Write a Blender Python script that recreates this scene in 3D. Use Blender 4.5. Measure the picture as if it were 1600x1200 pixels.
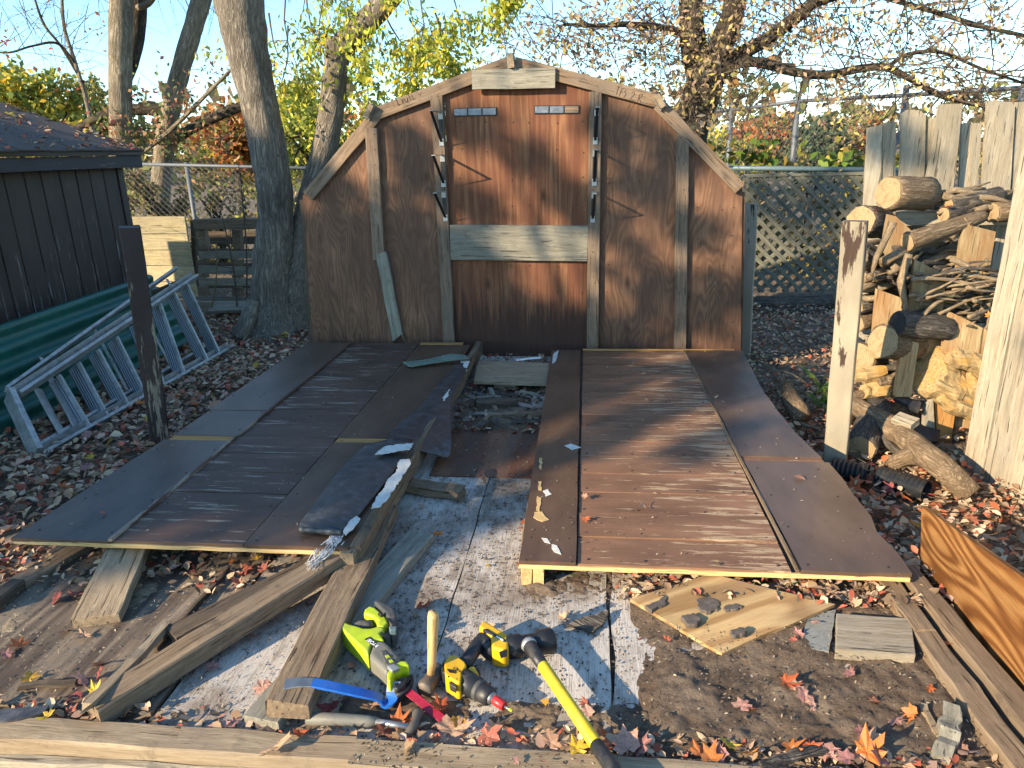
import bpy, bmesh, math, random
import numpy as np
from mathutils import Vector, Matrix, noise as mnoise
for o in list(bpy.data.objects): bpy.data.objects.remove(o)
scene = bpy.context.scene
COL = scene.collection
RNG = random.Random(7)
NR = np.random.default_rng(11)

# ------------------------------------------------------------------ camera
# axes of the place as seen by the camera (x right, y down, z forward), from the photograph's vanishing points
F_PX = 1124.0
_Y = np.array([120., -367., F_PX]); _Y /= np.linalg.norm(_Y)
_Z = -np.array([90., 3470., F_PX]); _Z /= np.linalg.norm(_Z)
_Z = _Z - _Y * (_Z @ _Y); _Z /= np.linalg.norm(_Z)
_X = np.cross(_Y, _Z)
_R = np.array([_X, _Y, _Z])
CAM = np.array([0., 0., 1.40])
cam_d = bpy.data.cameras.new('camera')
cam_d.sensor_fit = 'HORIZONTAL'; cam_d.sensor_width = 36.0
cam_d.lens = 36.0 * F_PX / 1600.0
cam_d.clip_start = 0.05; cam_d.clip_end = 2000
cam = bpy.data.objects.new('camera', cam_d); COL.objects.link(cam)
_rx, _up, _bk = _R[:, 0], -_R[:, 1], -_R[:, 2]
cam.matrix_world = Matrix(((_rx[0], _up[0], _bk[0], CAM[0]), (_rx[1], _up[1], _bk[1], CAM[1]), (_rx[2], _up[2], _bk[2], CAM[2]), (0, 0, 0, 1)))
scene.camera = cam

# ------------------------------------------------------------------ sky and sun
SUN_EL, SUN_AZ = 21.0, 49.0          # sun behind the camera's left shoulder
SUN = Vector((-math.sin(math.radians(SUN_AZ)) * math.cos(math.radians(SUN_EL)), -math.cos(math.radians(SUN_AZ)) * math.cos(math.radians(SUN_EL)), math.sin(math.radians(SUN_EL))))
world = bpy.data.worlds.new('World'); scene.world = world; world.use_nodes = True
wn = world.node_tree.nodes; wl = world.node_tree.links
wn.clear()
sky = wn.new('ShaderNodeTexSky'); sky.sky_type = 'NISHITA'; sky.sun_disc = False
sky.sun_elevation = math.radians(SUN_EL); sky.sun_rotation = math.radians(180 + SUN_AZ)
sky.air_density = 1.0; sky.dust_density = 0.15; sky.ozone_density = 2.2
bg = wn.new('ShaderNodeBackground'); bg.inputs['Strength'].default_value = 0.15
wo = wn.new('ShaderNodeOutputWorld')
tint = wn.new('ShaderNodeMix'); tint.data_type = 'RGBA'; tint.blend_type = 'MULTIPLY'; tint.inputs[0].default_value = 1.0
tint.inputs[7].default_value = (.62, .78, .86, 1)
wl.new(sky.outputs[0], tint.inputs[6]); wl.new(tint.outputs[2], bg.inputs[0]); wl.new(bg.outputs[0], wo.inputs[0])
sd = bpy.data.lights.new('sun', 'SUN'); sd.energy = 3.9; sd.angle = math.radians(0.53); sd.color = (1.0, 0.83, 0.60)
so = bpy.data.objects.new('sun', sd); COL.objects.link(so)
so.rotation_euler = SUN.to_track_quat('Z', 'Y').to_euler(); so.location = SUN * 30
scene.view_settings.view_transform = 'Standard'; scene.view_settings.look = 'None'
scene.view_settings.exposure = 1.6; scene.view_settings.gamma = 1.0; scene.view_settings.use_curve_mapping = False
scene.render.engine = 'CYCLES'
scene.cycles.max_bounces = 6; scene.cycles.diffuse_bounces = 3; scene.cycles.glossy_bounces = 2
scene.cycles.transmission_bounces = 4; scene.cycles.transparent_max_bounces = 8

# ------------------------------------------------------------------ measuring: a pixel of the photograph to a point of the place
def ray(px, py): return _R @ np.array([px - 800., py - 600., F_PX])
def G(px, py, z=0.0):
    d = ray(px, py); return Vector(CAM + d * ((z - CAM[2]) / d[2]))
def V(px, py, y):
    d = ray(px, py); return Vector(CAM + d * ((y - CAM[1]) / d[1]))
def VX(px, py, x):
    d = ray(px, py); return Vector(CAM + d * ((x - CAM[0]) / d[0]))

# ------------------------------------------------------------------ object helpers
WM = {}
def link(name, me, parent=None, M=None):
    o = bpy.data.objects.new(name, me); COL.objects.link(o)
    M = M or Matrix.Identity(4)
    if parent is not None:
        o.parent = parent; o.matrix_basis = WM[parent.name].inverted() @ M
    else:
        o.matrix_basis = M
    WM[o.name] = M
    return o
def tag(o, label=None, cat=None, group=None, kind=None):
    if label: o['label'] = label
    if cat: o['category'] = cat
    if group: o['group'] = group
    if kind: o['kind'] = kind
    return o
def thing(name, loc, label, cat, group=None):
    o = link(name, None, None, Matrix.Translation(Vector(loc)))
    return tag(o, label, cat, group)
def frame(o, x, up=(0, 0, 1)):
    x = Vector(x).normalized(); up = Vector(up)
    y = up.cross(x)
    if y.length < 1e-5: y = Vector((0, 1, 0)).cross(x)
    y.normalize(); z = x.cross(y)
    return Matrix(((x.x, y.x, z.x, o[0]), (x.y, y.y, z.y, o[1]), (x.z, y.z, z.z, o[2]), (0, 0, 0, 1)))
def mesh(name, verts, faces, mat=None, parent=None, M=None, world=False, smooth=False, bevel=0, solid=0, segs=2):
    """verts are local to M, or world points when world=True"""
    if world and M is not None:
        Mi = M.inverted(); verts = [Mi @ Vector(v) for v in verts]
    me = bpy.data.meshes.new(name)
    me.from_pydata([tuple(v) for v in verts], [], [tuple(f) for f in faces]); me.update()
    if mat: me.materials.append(mat)
    if smooth:
        for p in me.polygons: p.use_smooth = True
    o = link(name, me, parent, M)
    if solid:
        m = o.modifiers.new('thick', 'SOLIDIFY'); m.thickness = solid; m.offset = -1
    if bevel:
        m = o.modifiers.new('edge', 'BEVEL'); m.width = bevel; m.segments = segs; m.limit_method = 'ANGLE'; m.angle_limit = math.radians(40)
    return o
def beam_geo(L, w, t, seg=4, jit=0.002, c=None, frayed=0.0, rng=None, bow=0.0):
    rng = rng or RNG
    c = min(w, t) * 0.08 if c is None else c
    hw, ht = w / 2, t / 2
    ring = [(-hw, -ht + c), (-hw + c, -ht), (hw - c, -ht), (hw, -ht + c), (hw, ht - c), (hw - c, ht), (-hw + c, ht), (-hw, ht - c)]
    vs, fs = [], []
    for i in range(seg + 1):
        u = i / seg
        dy, dz = rng.uniform(-jit, jit), rng.uniform(-jit, jit) + bow * math.sin(u * math.pi)
        for (y, z) in ring:
            ex = 0
            if i == 0: ex = -rng.uniform(0, frayed) + rng.uniform(-jit, jit)
            if i == seg: ex = rng.uniform(0, frayed) + rng.uniform(-jit, jit)
            vs.append((-L / 2 + u * L + ex, y + dy + rng.uniform(-jit, jit) * .5, z + dz + rng.uniform(-jit, jit) * .5))
    n = 8
    for i in range(seg):
        for k in range(n):
            a, b = i * n + k, i * n + (k + 1) % n
            fs.append((a, a + n, b + n, b))
    fs.append(tuple(range(n))); fs.append(tuple(reversed([seg * n + k for k in range(n)])))
    return vs, fs
def beam(name, p0, p1, w, t, mat, parent=None, up=(0, 0, 1), seg=4, jit=0.002, roll=0.0, frayed=0.0, c=None, bow=0.0):
    """a board from p0 to p1: w across, t thick along up"""
    p0, p1 = Vector(p0), Vector(p1); d = p1 - p0
    M = frame((p0 + p1) / 2, d, up)
    if roll: M = M @ Matrix.Rotation(roll, 4, 'X')
    vs, fs = beam_geo(d.length, w, t, seg, jit, c, frayed, bow=bow)
    return mesh(name, vs, fs, mat, parent, M)
def prism(name, pts, depth, mat, parent=None, grain=None, up=None, bevel=0, jit=0, segs=2, subdiv=0):
    """polygon pts (world) given depth along -normal; local X follows grain"""
    pts = [Vector(p) for p in pts]; n = Vector((0, 0, 0)); c = sum(pts, Vector()) / len(pts)
    for i in range(len(pts)):
        n += (pts[i] - c).cross(pts[(i + 1) % len(pts)] - c)
    n.normalize()
    if up is not None and n.dot(Vector(up)) < 0: n = -n; pts = pts[::-1]
    g = Vector(grain) if grain is not None else (pts[1] - pts[0])
    g = g - n * g.dot(n)
    M = frame(c, g, n); Mi = M.inverted()
    P = [Mi @ p for p in pts]
    if subdiv:
        Q = []
        for i in range(len(P)):
            a, b = P[i], P[(i + 1) % len(P)]
            k = max(1, int((b - a).length / subdiv))
            for j in range(k):
                q = a.lerp(b, j / k)
                if j: q = q + Vector((RNG.uniform(-jit, jit), RNG.uniform(-jit, jit), 0))
                Q.append(q)
        P = Q
    m = len(P)
    vs = [(p.x, p.y, p.z) for p in P] + [(p.x, p.y, p.z - depth) for p in P]
    fs = [tuple(range(m)), tuple(reversed(range(m, 2 * m)))]
    for i in range(m):
        j = (i + 1) % m; fs.append((i, i + m, j + m, j))
    return mesh(name, vs, fs, mat, parent, M, bevel=bevel, segs=segs)
def tube_geo(pts, rads, n=8, rough=0.0, rng=None, cap=True, vs=None, fs=None, nscale=9.0):
    vs = [] if vs is None else vs; fs = [] if fs is None else fs
    pts = [Vector(p) for p in pts]; base = len(vs)
    t = (pts[1] - pts[0]).normalized()
    a = t.orthogonal().normalized()
    for i, p in enumerate(pts):
        if i == 0: tt = pts[1] - pts[0]
        elif i == len(pts) - 1: tt = pts[-1] - pts[-2]
        else: tt = pts[i + 1] - pts[i - 1]
        tt.normalize()
        a = (a - tt * a.dot(tt)).normalized(); b = tt.cross(a)
        for k in range(n):
            th = 2 * math.pi * k / n
            d = a * math.cos(th) + b * math.sin(th)
            r = rads[i]
            if rough:
                q = p + d * r
                r *= 1 + rough * mnoise.noise(q * nscale) + rough * .5 * mnoise.noise(q * nscale * 2.7)
            vs.append(tuple(p + d * r))
    for i in range(len(pts) - 1):
        for k in range(n):
            s, e = base + i * n + k, base + i * n + (k + 1) % n
            fs.append((s, e, e + n, s + n))
    if cap:
        fs.append(tuple(reversed(range(base, base + n)))); L = base + (len(pts) - 1) * n
        fs.append(tuple(range(L, L + n)))
    return vs, fs
def smooth_path(pts, k=5):
    """Catmull-Rom through (point, radius) pairs"""
    P = [Vector(p) for p, r in pts]; Rr = [r for p, r in pts]
    out, ro = [], []
    for i in range(len(P) - 1):
        p0, p1, p2, p3 = P[max(i - 1, 0)], P[i], P[i + 1], P[min(i + 2, len(P) - 1)]
        for j in range(k):
            t = j / k
            out.append(0.5 * ((2 * p1) + (p2 - p0) * t + (2 * p0 - 5 * p1 + 4 * p2 - p3) * t * t + (3 * p1 - p0 - 3 * p2 + p3) * t ** 3))
            ro.append(Rr[i] + (Rr[i + 1] - Rr[i]) * t)
    out.append(P[-1]); ro.append(Rr[-1])
    return out, ro
def tube(name, pts, rads, mat, parent=None, n=8, rough=0.0, smooth=True, path=0, M=None, nscale=9.0):
    if not hasattr(rads, '__len__'): rads = [rads] * len(pts)
    if path: pts, rads = smooth_path(list(zip(pts, rads)), path)
    vs, fs = tube_geo(pts, rads, n, rough, nscale=nscale)
    if M is None: M = frame(pts[0], Vector(pts[-1]) - Vector(pts[0]))
    return mesh(name, vs, fs, mat, parent, M, world=True, smooth=smooth)
def arrays(name, V_, F_, mat, parent=None, cols=None, smooth=False, M=None):
    """fast mesh from numpy: V (n,3), F (m,k); cols (n,3) point colours"""
    me = bpy.data.meshes.new(name); V_ = np.asarray(V_, np.float32); F_ = np.asarray(F_, np.int32)
    if M is not None:
        Mi = np.array(M.inverted()); V_ = V_ @ Mi[:3, :3].T.astype(np.float32) + Mi[:3, 3].astype(np.float32)
    k = F_.shape[1]
    me.vertices.add(len(V_)); me.vertices.foreach_set('co', V_.ravel().astype(np.float32))
    me.loops.add(F_.size); me.loops.foreach_set('vertex_index', F_.ravel().astype(np.int32))
    me.polygons.add(len(F_)); me.polygons.foreach_set('loop_start', (np.arange(len(F_)) * k).astype(np.int32))
    try: me.polygons.foreach_set('loop_total', np.full(len(F_), k, np.int32))
    except Exception: pass
    me.update(calc_edges=True)
    if cols is not None:
        at = me.attributes.new('col', 'FLOAT_COLOR', 'POINT')
        c4 = np.ones((len(V_), 4), np.float32); c4[:, :3] = cols
        at.data.foreach_set('color', c4.ravel())
    if smooth: me.polygons.foreach_set('use_smooth', np.ones(len(F_), bool))
    me.materials.append(mat)
    return link(name, me, parent, M)
# ------------------------------------------------------------------ materials
class NT:
    def __init__(s, name):
        s.m = bpy.data.materials.new(name); s.m.use_nodes = True
        s.t = s.m.node_tree; s.t.nodes.clear()
        s.out = s.n('ShaderNodeOutputMaterial'); s.b = s.n('ShaderNodeBsdfPrincipled')
        s.l(s.b.outputs[0], s.out.inputs[0])
    def n(s, t, **k):
        x = s.t.nodes.new(t)
        for a, v in k.items(): setattr(x, a, v)
        return x
    def l(s, a, b): s.t.links.new(a, b)
    def put(s, inp, v):
        if v is None: return
        if hasattr(v, 'is_output') or hasattr(v, 'links'): s.l(v, inp)
        else: inp.default_value = v
    def obj(s, rand=True):
        tc = s.n('ShaderNodeTexCoord'); v = tc.outputs['Object']
        if rand:
            oi = s.n('ShaderNodeObjectInfo'); a = s.n('ShaderNodeVectorMath', operation='MULTIPLY_ADD')
            cx = s.n('ShaderNodeCombineXYZ'); s.l(oi.outputs['Random'], cx.inputs[0]); s.l(oi.outputs['Random'], cx.inputs[1]); s.l(oi.outputs['Random'], cx.inputs[2])
            s.l(cx.outputs[0], a.inputs[0]); a.inputs[1].default_value = (37., 53., 71.); s.l(v, a.inputs[2]); v = a.outputs[0]
            s.rnd = oi.outputs['Random']
        return v
    def map(s, v, scale, loc=(0, 0, 0), rot=(0, 0, 0)):
        m = s.n('ShaderNodeMapping'); s.l(v, m.inputs[0]); m.inputs['Scale'].default_value = scale; m.inputs['Location'].default_value = loc; m.inputs['Rotation'].default_value = rot
        return m.outputs[0]
    def noise(s, v, scale=5., detail=4., rough=.55, dist=0., col=False):
        x = s.n('ShaderNodeTexNoise'); s.l(v, x.inputs['Vector'])
        x.inputs['Scale'].default_value = scale; x.inputs['Detail'].default_value = detail; x.inputs['Roughness'].default_value = rough; x.inputs['Distortion'].default_value = dist
        return x.outputs['Color' if col else 'Fac']
    def voro(s, v, scale=5., feat='F1', out='Distance'):
        x = s.n('ShaderNodeTexVoronoi', feature=feat); s.l(v, x.inputs['Vector']); x.inputs['Scale'].default_value = scale
        return x.outputs[out]
    def ramp(s, f, stops, interp='LINEAR'):
        r = s.n('ShaderNodeValToRGB'); s.l(f, r.inputs[0]); cr = r.color_ramp; cr.interpolation = interp
        while len(cr.elements) < len(stops): cr.elements.new(.5)
        for e, (p, c) in zip(cr.elements, stops):
            e.position = p; e.color = (c, c, c, 1) if not hasattr(c, '__len__') else (*c[:3], 1)
        return r.outputs[0]
    def mix(s, f, a, b, blend='MIX'):
        x = s.n('ShaderNodeMix', data_type='RGBA', blend_type=blend); x.clamp_factor = True
        s.put(x.inputs[0], f); s.put(x.inputs[6], (*a, 1) if isinstance(a, tuple) and len(a) == 3 else a); s.put(x.inputs[7], (*b, 1) if isinstance(b, tuple) and len(b) == 3 else b)
        return x.outputs[2]
    def math(s, op, a, b=None, c=None):
        x = s.n('ShaderNodeMath', operation=op); s.put(x.inputs[0], a); s.put(x.inputs[1], b)
        if c is not None: s.put(x.inputs[2], c)
        return x.outputs[0]
    def sep(s, v):
        x = s.n('ShaderNodeSeparateXYZ'); s.l(v, x.inputs[0]); return x.outputs
    def bump(s, h, strength=.3, dist=.01, prev=None):
        x = s.n('ShaderNodeBump'); s.l(h, x.inputs['Height']); x.inputs['Strength'].default_value = strength; x.inputs['Distance'].default_value = dist
        if prev is not None: s.l(prev, x.inputs['Normal'])
        return x.outputs[0]
    def fin(s, col=None, rough=.8, normal=None, metal=0., spec=None):
        s.put(s.b.inputs['Base Color'], (*col, 1) if isinstance(col, tuple) and len(col) == 3 else col); s.put(s.b.inputs['Roughness'], rough); s.put(s.b.inputs['Metallic'], metal)
        if normal is not None: s.l(normal, s.b.inputs['Normal'])
        if spec is not None: s.b.inputs['Specular IOR Level'].default_value = spec
        return s.m
def wood(name, dark, mid, light, blot=None, blot_amt=.5, rough=.85, bump=.5, knot=.6, cross=0.0, fine=1.0, gr=22., patch=None, patch_lo=.62, dirt=.4):
    """sawn timber; grain along local X"""
    s = NT(name); v = s.obj()
    w = s.noise(s.map(v, (.8, 3, 3)), 1.5, 2, .5)
    vv = s.n('ShaderNodeVectorMath', operation='MULTIPLY_ADD'); cx = s.n('ShaderNodeCombineXYZ'); s.l(w, cx.inputs[1]); s.l(w, cx.inputs[2])
    s.l(cx.outputs[0], vv.inputs[0]); vv.inputs[1].default_value = (0, .09, .09); s.l(v, vv.inputs[2]); vg = vv.outputs[0]
    g = s.noise(s.map(vg, (1.1, gr, gr)), 3.0, 6, .65)
    f = s.noise(s.map(vg, (5, gr * 9, gr * 9)), 3.0, 3, .7)
    col = s.ramp(g, [(.3, dark), (.5, mid), (.68, light)])
    col = s.mix(.5 * fine, col, s.ramp(f, [(.3, .35), (.62, 1.)]), 'MULTIPLY')
    if blot:
        b = s.noise(s.map(v, (1.5, 4, 4)), 2.2, 5, .6)
        col = s.mix(s.math('MULTIPLY', s.ramp(b, [(.42, 0.), (.62, 1.)]), blot_amt), col, blot)
    if patch:
        pz = s.noise(s.map(v, (2.2, 8, 8)), 2.5, 6, .65)
        col = s.mix(s.ramp(pz, [(patch_lo, 0.), (patch_lo + .03, 1.)]), col, patch)
    if knot:
        k = s.voro(s.map(vg, (2.1, 7, 7)), 1.0)
        col = s.mix(s.math('MULTIPLY', s.ramp(k, [(.04, 1.), (.13, 0.)]), knot), col, tuple(x * .45 for x in dark))
    if cross:
        cn = s.noise(s.map(v, (170, 3, 3)), 1.0, 2, .6)
        col = s.mix(cross, col, s.ramp(cn, [(.35, .3), (.6, 1.)]), 'MULTIPLY')
    cr = s.noise(s.map(vg, (1.3, 48, 48)), 2.0, 3, .55)
    crk = s.ramp(cr, [(.635, 0.), (.665, .85)])
    col = s.mix(crk, col, tuple(x * .28 for x in dark))
    if dirt:
        d = s.noise(v, 14, 6, .7)
        col = s.mix(s.math('MULTIPLY', s.ramp(d, [(.56, 0.), (.7, 1.)]), dirt), col, (.04, .03, .02))
    ob = s.n('ShaderNodeHueSaturation'); s.l(col, ob.inputs['Color'])
    s.l(s.math('MULTIPLY_ADD', s.rnd, .35, .82), ob.inputs['Value'])
    h = s.math('SUBTRACT', s.math('ADD', s.math('MULTIPLY', g, .6), s.math('MULTIPLY', f, .5)), crk)
    return s.fin(ob.outputs[0], rough, s.bump(h, bump, .006), spec=.25)
def plywood(name, a, b, c, freq=55., rough=.75, knot=.5, streak=.35, scale=1.0, warp=(.9, 3.2), bump=.25, stain=None, stain_amt=.6, patch=None, foot=0.):
    """rotary-cut face veneer: contour lines of a smooth noise, grain along local X"""
    s = NT(name); v = s.obj()
    n1 = s.noise(s.map(v, (warp[0] * scale, warp[1] * scale, warp[1] * scale)), 1.0, 2.5, .45, .25)
    rings = s.math('SINE', s.math('MULTIPLY', n1, freq))
    col = s.ramp(s.math('MULTIPLY_ADD', rings, .5, .5), [(.1, a), (.55, b), (.95, c)])
    f = s.noise(s.map(v, (3, 110, 110)), 2.0, 4, .7)
    col = s.mix(streak, col, s.ramp(f, [(.3, .25), (.65, 1.)]), 'MULTIPLY')
    bl = s.noise(s.map(v, (1.0, 2.5, 2.5)), 2.0, 5, .6)
    col = s.mix(.55, col, s.ramp(bl, [(.3, .45), (.65, 1.15)]), 'MULTIPLY')
    if stain:
        st = s.noise(s.map(v, (1.2, 5, 5)), 1.6, 6, .6)
        col = s.mix(s.math('MULTIPLY', s.ramp(st, [(.42, 0.), (.6, 1.)]), stain_amt), col, stain)
    if knot:
        k = s.voro(s.map(v, (2.6, 6., 6.)), 1.0)
        col = s.mix(s.math('MULTIPLY', s.ramp(k, [(.05, 1.), (.10, .5), (.16, 0.)]), knot), col, tuple(x * .3 for x in a))
    if foot:   # damp black staining that creeps up in streaks from the bottom edge
        tc = s.n('ShaderNodeTexCoord'); x = s.sep(tc.outputs['Object'])[0]
        sn = s.noise(s.map(v, (1.2, 22, 22)), 2.0, 5, .65)
        mk = s.math('ADD', s.math('MULTIPLY', s.math('ADD', x, .62), -2.6), s.math('MULTIPLY', s.math('SUBTRACT', sn, .5), 2.2))
        col = s.mix(s.math('MULTIPLY', s.ramp(mk, [(.05, 0.), (.6, 1.)]), foot), col, (.045, .022, .015))
    d = s.noise(v, 60, 4, .8)
    col = s.mix(s.ramp(d, [(.66, 0.), (.72, .6)]), col, tuple(x * .35 for x in a))
    h = s.math('ADD', s.math('MULTIPLY', rings, .12), f)
    return s.fin(col, rough, s.bump(h, bump, .004), spec=.25)
def paint(name, col, under, lo=.62, rough=.6, stretch=(1.5, 14, 14), bias=0.0, bump=.25, speck=None, spec=.35, var=.5, scale=2.2):
    """old paint worn through to what is under it, along local X; bias adds wear towards -X"""
    s = NT(name); v = s.obj()
    m = s.noise(s.map(v, stretch), scale, 8, .68)
    if bias:
        tc = s.n('ShaderNodeTexCoord'); x = s.sep(tc.outputs['Object'])[0]
        m = s.math('ADD', m, s.math('MULTIPLY', x, -bias))
    blot = s.noise(s.map(v, (1, 2.5, 2.5)), 2.0, 5, .6)
    c1 = s.mix(var, col, s.ramp(blot, [(.3, .5), (.7, 1.6)]), 'MULTIPLY')
    c2 = s.mix(.6, under, s.ramp(s.noise(s.map(v, (4, 90, 90)), 2, 4, .7), [(.3, .3), (.65, 1.)]), 'MULTIPLY')
    f = s.ramp(m, [(lo, 0.), (lo + .035, 1.)])
    c = s.mix(f, c1, c2)
    if speck:
        k = s.noise(v, 38, 5, .75)
        c = s.mix(s.ramp(k, [(.66, 0.), (.69, .85)]), c, speck)
    gr = s.noise(s.map(v, (3, 70, 70)), 2, 4, .7)
    h = s.math('SUBTRACT', s.math('MULTIPLY', gr, .5), s.math('MULTIPLY', f, .5))
    return s.fin(c, s.ramp(f, [(0., rough), (1., .9)]), s.bump(h, bump, .005), spec=spec)
def plain(name, col, rough=.5, metal=0., bump=0., bscale=40., var=.25, spec=None, dust=0., dustcol=(.25, .2, .15)):
    s = NT(name); v = s.obj()
    n = s.noise(v, bscale, 5, .65)
    c = s.mix(var, col, s.ramp(n, [(.3, .4), (.7, 1.3)]), 'MULTIPLY')
    if dust:
        d = s.noise(v, bscale * .55, 7, .72)
        c = s.mix(s.math('MULTIPLY', s.ramp(d, [(.5, 0.), (.72, 1.)]), dust), c, dustcol)
    return s.fin(c, s.ramp(n, [(.2, max(rough - .1, .05)), (.8, min(rough + .12, 1.))]), s.bump(n, bump, .003) if bump else None, metal, spec)
def bark(name, dark, light, scale=1.0, bump=1.0, moss=None):
    s = NT(name); v = s.obj()
    v2 = s.map(v, (1.6 * scale, 11 * scale, 11 * scale))
    n = s.noise(v2, 2.2, 7, .7, .6)
    n2 = s.noise(s.map(v, (4 * scale, 30 * scale, 30 * scale)), 2.2, 5, .7, .4)
    rid = s.math('ABSOLUTE', s.math('MULTIPLY_ADD', s.noise(s.map(v, (2.2 * scale, 16 * scale, 16 * scale)), 1.6, 3, .6, 1.2), 2., -1.))
    h = s.math('ADD', s.math('ADD', s.math('MULTIPLY', n, .6), s.math('MULTIPLY', n2, .35)), s.math('MULTIPLY', s.ramp(rid, [(.0, 0.), (.3, 1.)]), .35))
    c = s.ramp(h, [(.45, dark), (.75, tuple((a + b) / 2 for a, b in zip(dark, light))), (1.0, light)])
    bl = s.noise(v, 2.5, 4, .6)
    c = s.mix(.6, c, s.ramp(bl, [(.3, .5), (.7, 1.25)]), 'MULTIPLY')
    if moss: c = s.mix(s.ramp(s.noise(v, 4, 6, .65), [(.55, 0.), (.72, .6)]), c, moss)
    return s.fin(c, .95, s.bump(h, bump, .02), spec=.15)
def leaf(name, trans=.35, rough=.6):
    s = NT(name)
    a = s.n('ShaderNodeAttribute', attribute_name='col'); col = a.outputs['Color']
    d = s.n('ShaderNodeBsdfTranslucent'); s.l(col, d.inputs[0])
    s.l(col, s.b.inputs['Base Color']); s.b.inputs['Roughness'].default_value = rough; s.b.inputs['Specular IOR Level'].default_value = .25
    mx = s.n('ShaderNodeMixShader'); mx.inputs[0].default_value = trans
    s.l(s.b.outputs[0], mx.inputs[1]); s.l(d.outputs[0], mx.inputs[2]); s.l(mx.outputs[0], s.out.inputs[0])
    return s.m
def dead_leaf(name, c1, c2, vein):
    s = NT(name); v = s.obj()
    n = s.noise(v, 14, 5, .6)
    c = s.mix(s.ramp(n, [(.35, 0.), (.65, 1.)]), c1, c2)
    c = s.mix(s.ramp(s.noise(v, 60, 3, .7), [(.6, 0.), (.72, .5)]), c, vein)
    c = s.mix(s.ramp(s.noise(s.obj(), 7, 4, .65), [(.46, 0.), (.66, .75)]), c, (.24, .14, .085))
    oi = s.n('ShaderNodeObjectInfo'); hs = s.n('ShaderNodeHueSaturation'); s.l(c, hs.inputs['Color'])
    s.l(s.math('MULTIPLY_ADD', oi.outputs['Random'], .5, .7), hs.inputs['Value']); s.l(s.math('MULTIPLY_ADD', oi.outputs['Random'], .03, .485), hs.inputs['Hue'])
    d = s.n('ShaderNodeBsdfTranslucent'); s.l(hs.outputs[0], d.inputs[0]); s.l(hs.outputs[0], s.b.inputs['Base Color'])
    s.b.inputs['Roughness'].default_value = .6; s.b.inputs['Specular IOR Level'].default_value = .3
    mx = s.n('ShaderNodeMixShader'); mx.inputs[0].default_value = .2
    s.l(s.b.outputs[0], mx.inputs[1]); s.l(d.outputs[0], mx.inputs[2]); s.l(mx.outputs[0], s.out.inputs[0])
    return s.m
M = {}
M['gable_ply'] = plywood('gable_plywood', (.185, .094, .052), (.23, .117, .064), (.262, .138, .077), freq=120, warp=(1.3, 4.6), stain=(.105, .056, .036), stain_amt=.7, knot=.8, streak=.55, bump=.4, foot=.5)
M['door_ply'] = plywood('door_plywood', (.20, .078, .036), (.255, .108, .05), (.30, .14, .066), freq=45, warp=(.45, 7.), stain=(.125, .045, .024), stain_amt=.65, knot=.85, streak=.75, bump=.5, foot=.9)
M['stud'] = wood('grey_brown_stud', (.13, .085, .055), (.215, .145, .092), (.30, .215, .14), blot=(.17, .135, .105), knot=.6, dirt=.35)
M['rafter'] = wood('aged_rafter_wood', (.13, .085, .05), (.21, .14, .085), (.29, .205, .13), blot=(.165, .125, .09), blot_amt=.7, knot=.7, dirt=.45)
M['grey_board'] = wood('weathered_grey_board', (.17, .15, .11), (.26, .235, .175), (.36, .325, .24), blot=(.18, .165, .13), knot=.5, dirt=.35)
M['pale_board'] = wood('sunbleached_board', (.24, .19, .125), (.37, .305, .21), (.47, .40, .285), blot=(.30, .265, .20), blot_amt=.55, knot=.55, dirt=.12, bump=.8, gr=16)
M['tan_board'] = wood('tan_lumber', (.23, .16, .09), (.33, .24, .145), (.43, .33, .205), blot=(.22, .165, .11), knot=.6, dirt=.4, gr=16)
M['old_board'] = wood('old_brown_lumber', (.14, .09, .05), (.23, .155, .09), (.33, .235, .14), blot=(.17, .13, .09), knot=.5, dirt=.5, bump=.8)
M['dark_board'] = wood('damp_dark_lumber', (.06, .042, .028), (.11, .078, .05), (.19, .14, .09), blot=(.09, .07, .05), knot=.4, dirt=.5, bump=.8)
M['fresh_end'] = wood('fresh_cut_pine', (.50, .31, .12), (.62, .41, .17), (.70, .50, .24), knot=0, dirt=.05, bump=.2)
M['orange_strip'] = wood('bare_orange_wood', (.36, .17, .05), (.47, .24, .075), (.55, .31, .11), knot=.2, dirt=.15, bump=.2)
M['rack_board'] = wood('honey_rack_board', (.24, .155, .075), (.36, .25, .125), (.46, .345, .19), blot=(.27, .13, .05), blot_amt=.7, knot=.5, dirt=.2, gr=14)
M['orange_ply'] = plywood('orange_fir_plywood', (.17, .064, .017), (.29, .125, .036), (.355, .175, .058), freq=400, warp=(.7, 2.0), knot=.7, streak=.65, rough=.6)
M['tan_ply'] = plywood('tan_fir_plywood', (.33, .19, .075), (.45, .28, .12), (.52, .35, .16), freq=75, warp=(.6, 5.), knot=.4, streak=.4, stain=(.25, .17, .1), stain_amt=.4)
M['dirty_ply'] = plywood('dirty_floor_plywood', (.11, .078, .055), (.19, .138, .096), (.27, .205, .14), freq=60, warp=(.6, 5.), knot=.3, streak=.6, stain=(.20, .16, .11), stain_amt=.5)
M['brown_ply'] = plywood('brown_stained_plywood', (.16, .065, .032), (.20, .088, .045), (.24, .115, .06), freq=25, warp=(.6, 4), knot=.1, streak=.35, stain=(.11, .07, .05))
M['sheet'] = paint('smooth_brown_sheet', (.098, .062, .041), (.17, .125, .09), lo=.66, rough=.36, stretch=(1.2, 5, 5), speck=(.22, .18, .14), bump=.08, spec=.5, var=.7)
M['trim_sheet'] = paint('brown_trim_sheet', (.096, .056, .034), (.30, .22, .15), lo=.70, rough=.42, stretch=(2, 9, 9), speck=(.30, .25, .20), bump=.12, var=.7)
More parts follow.
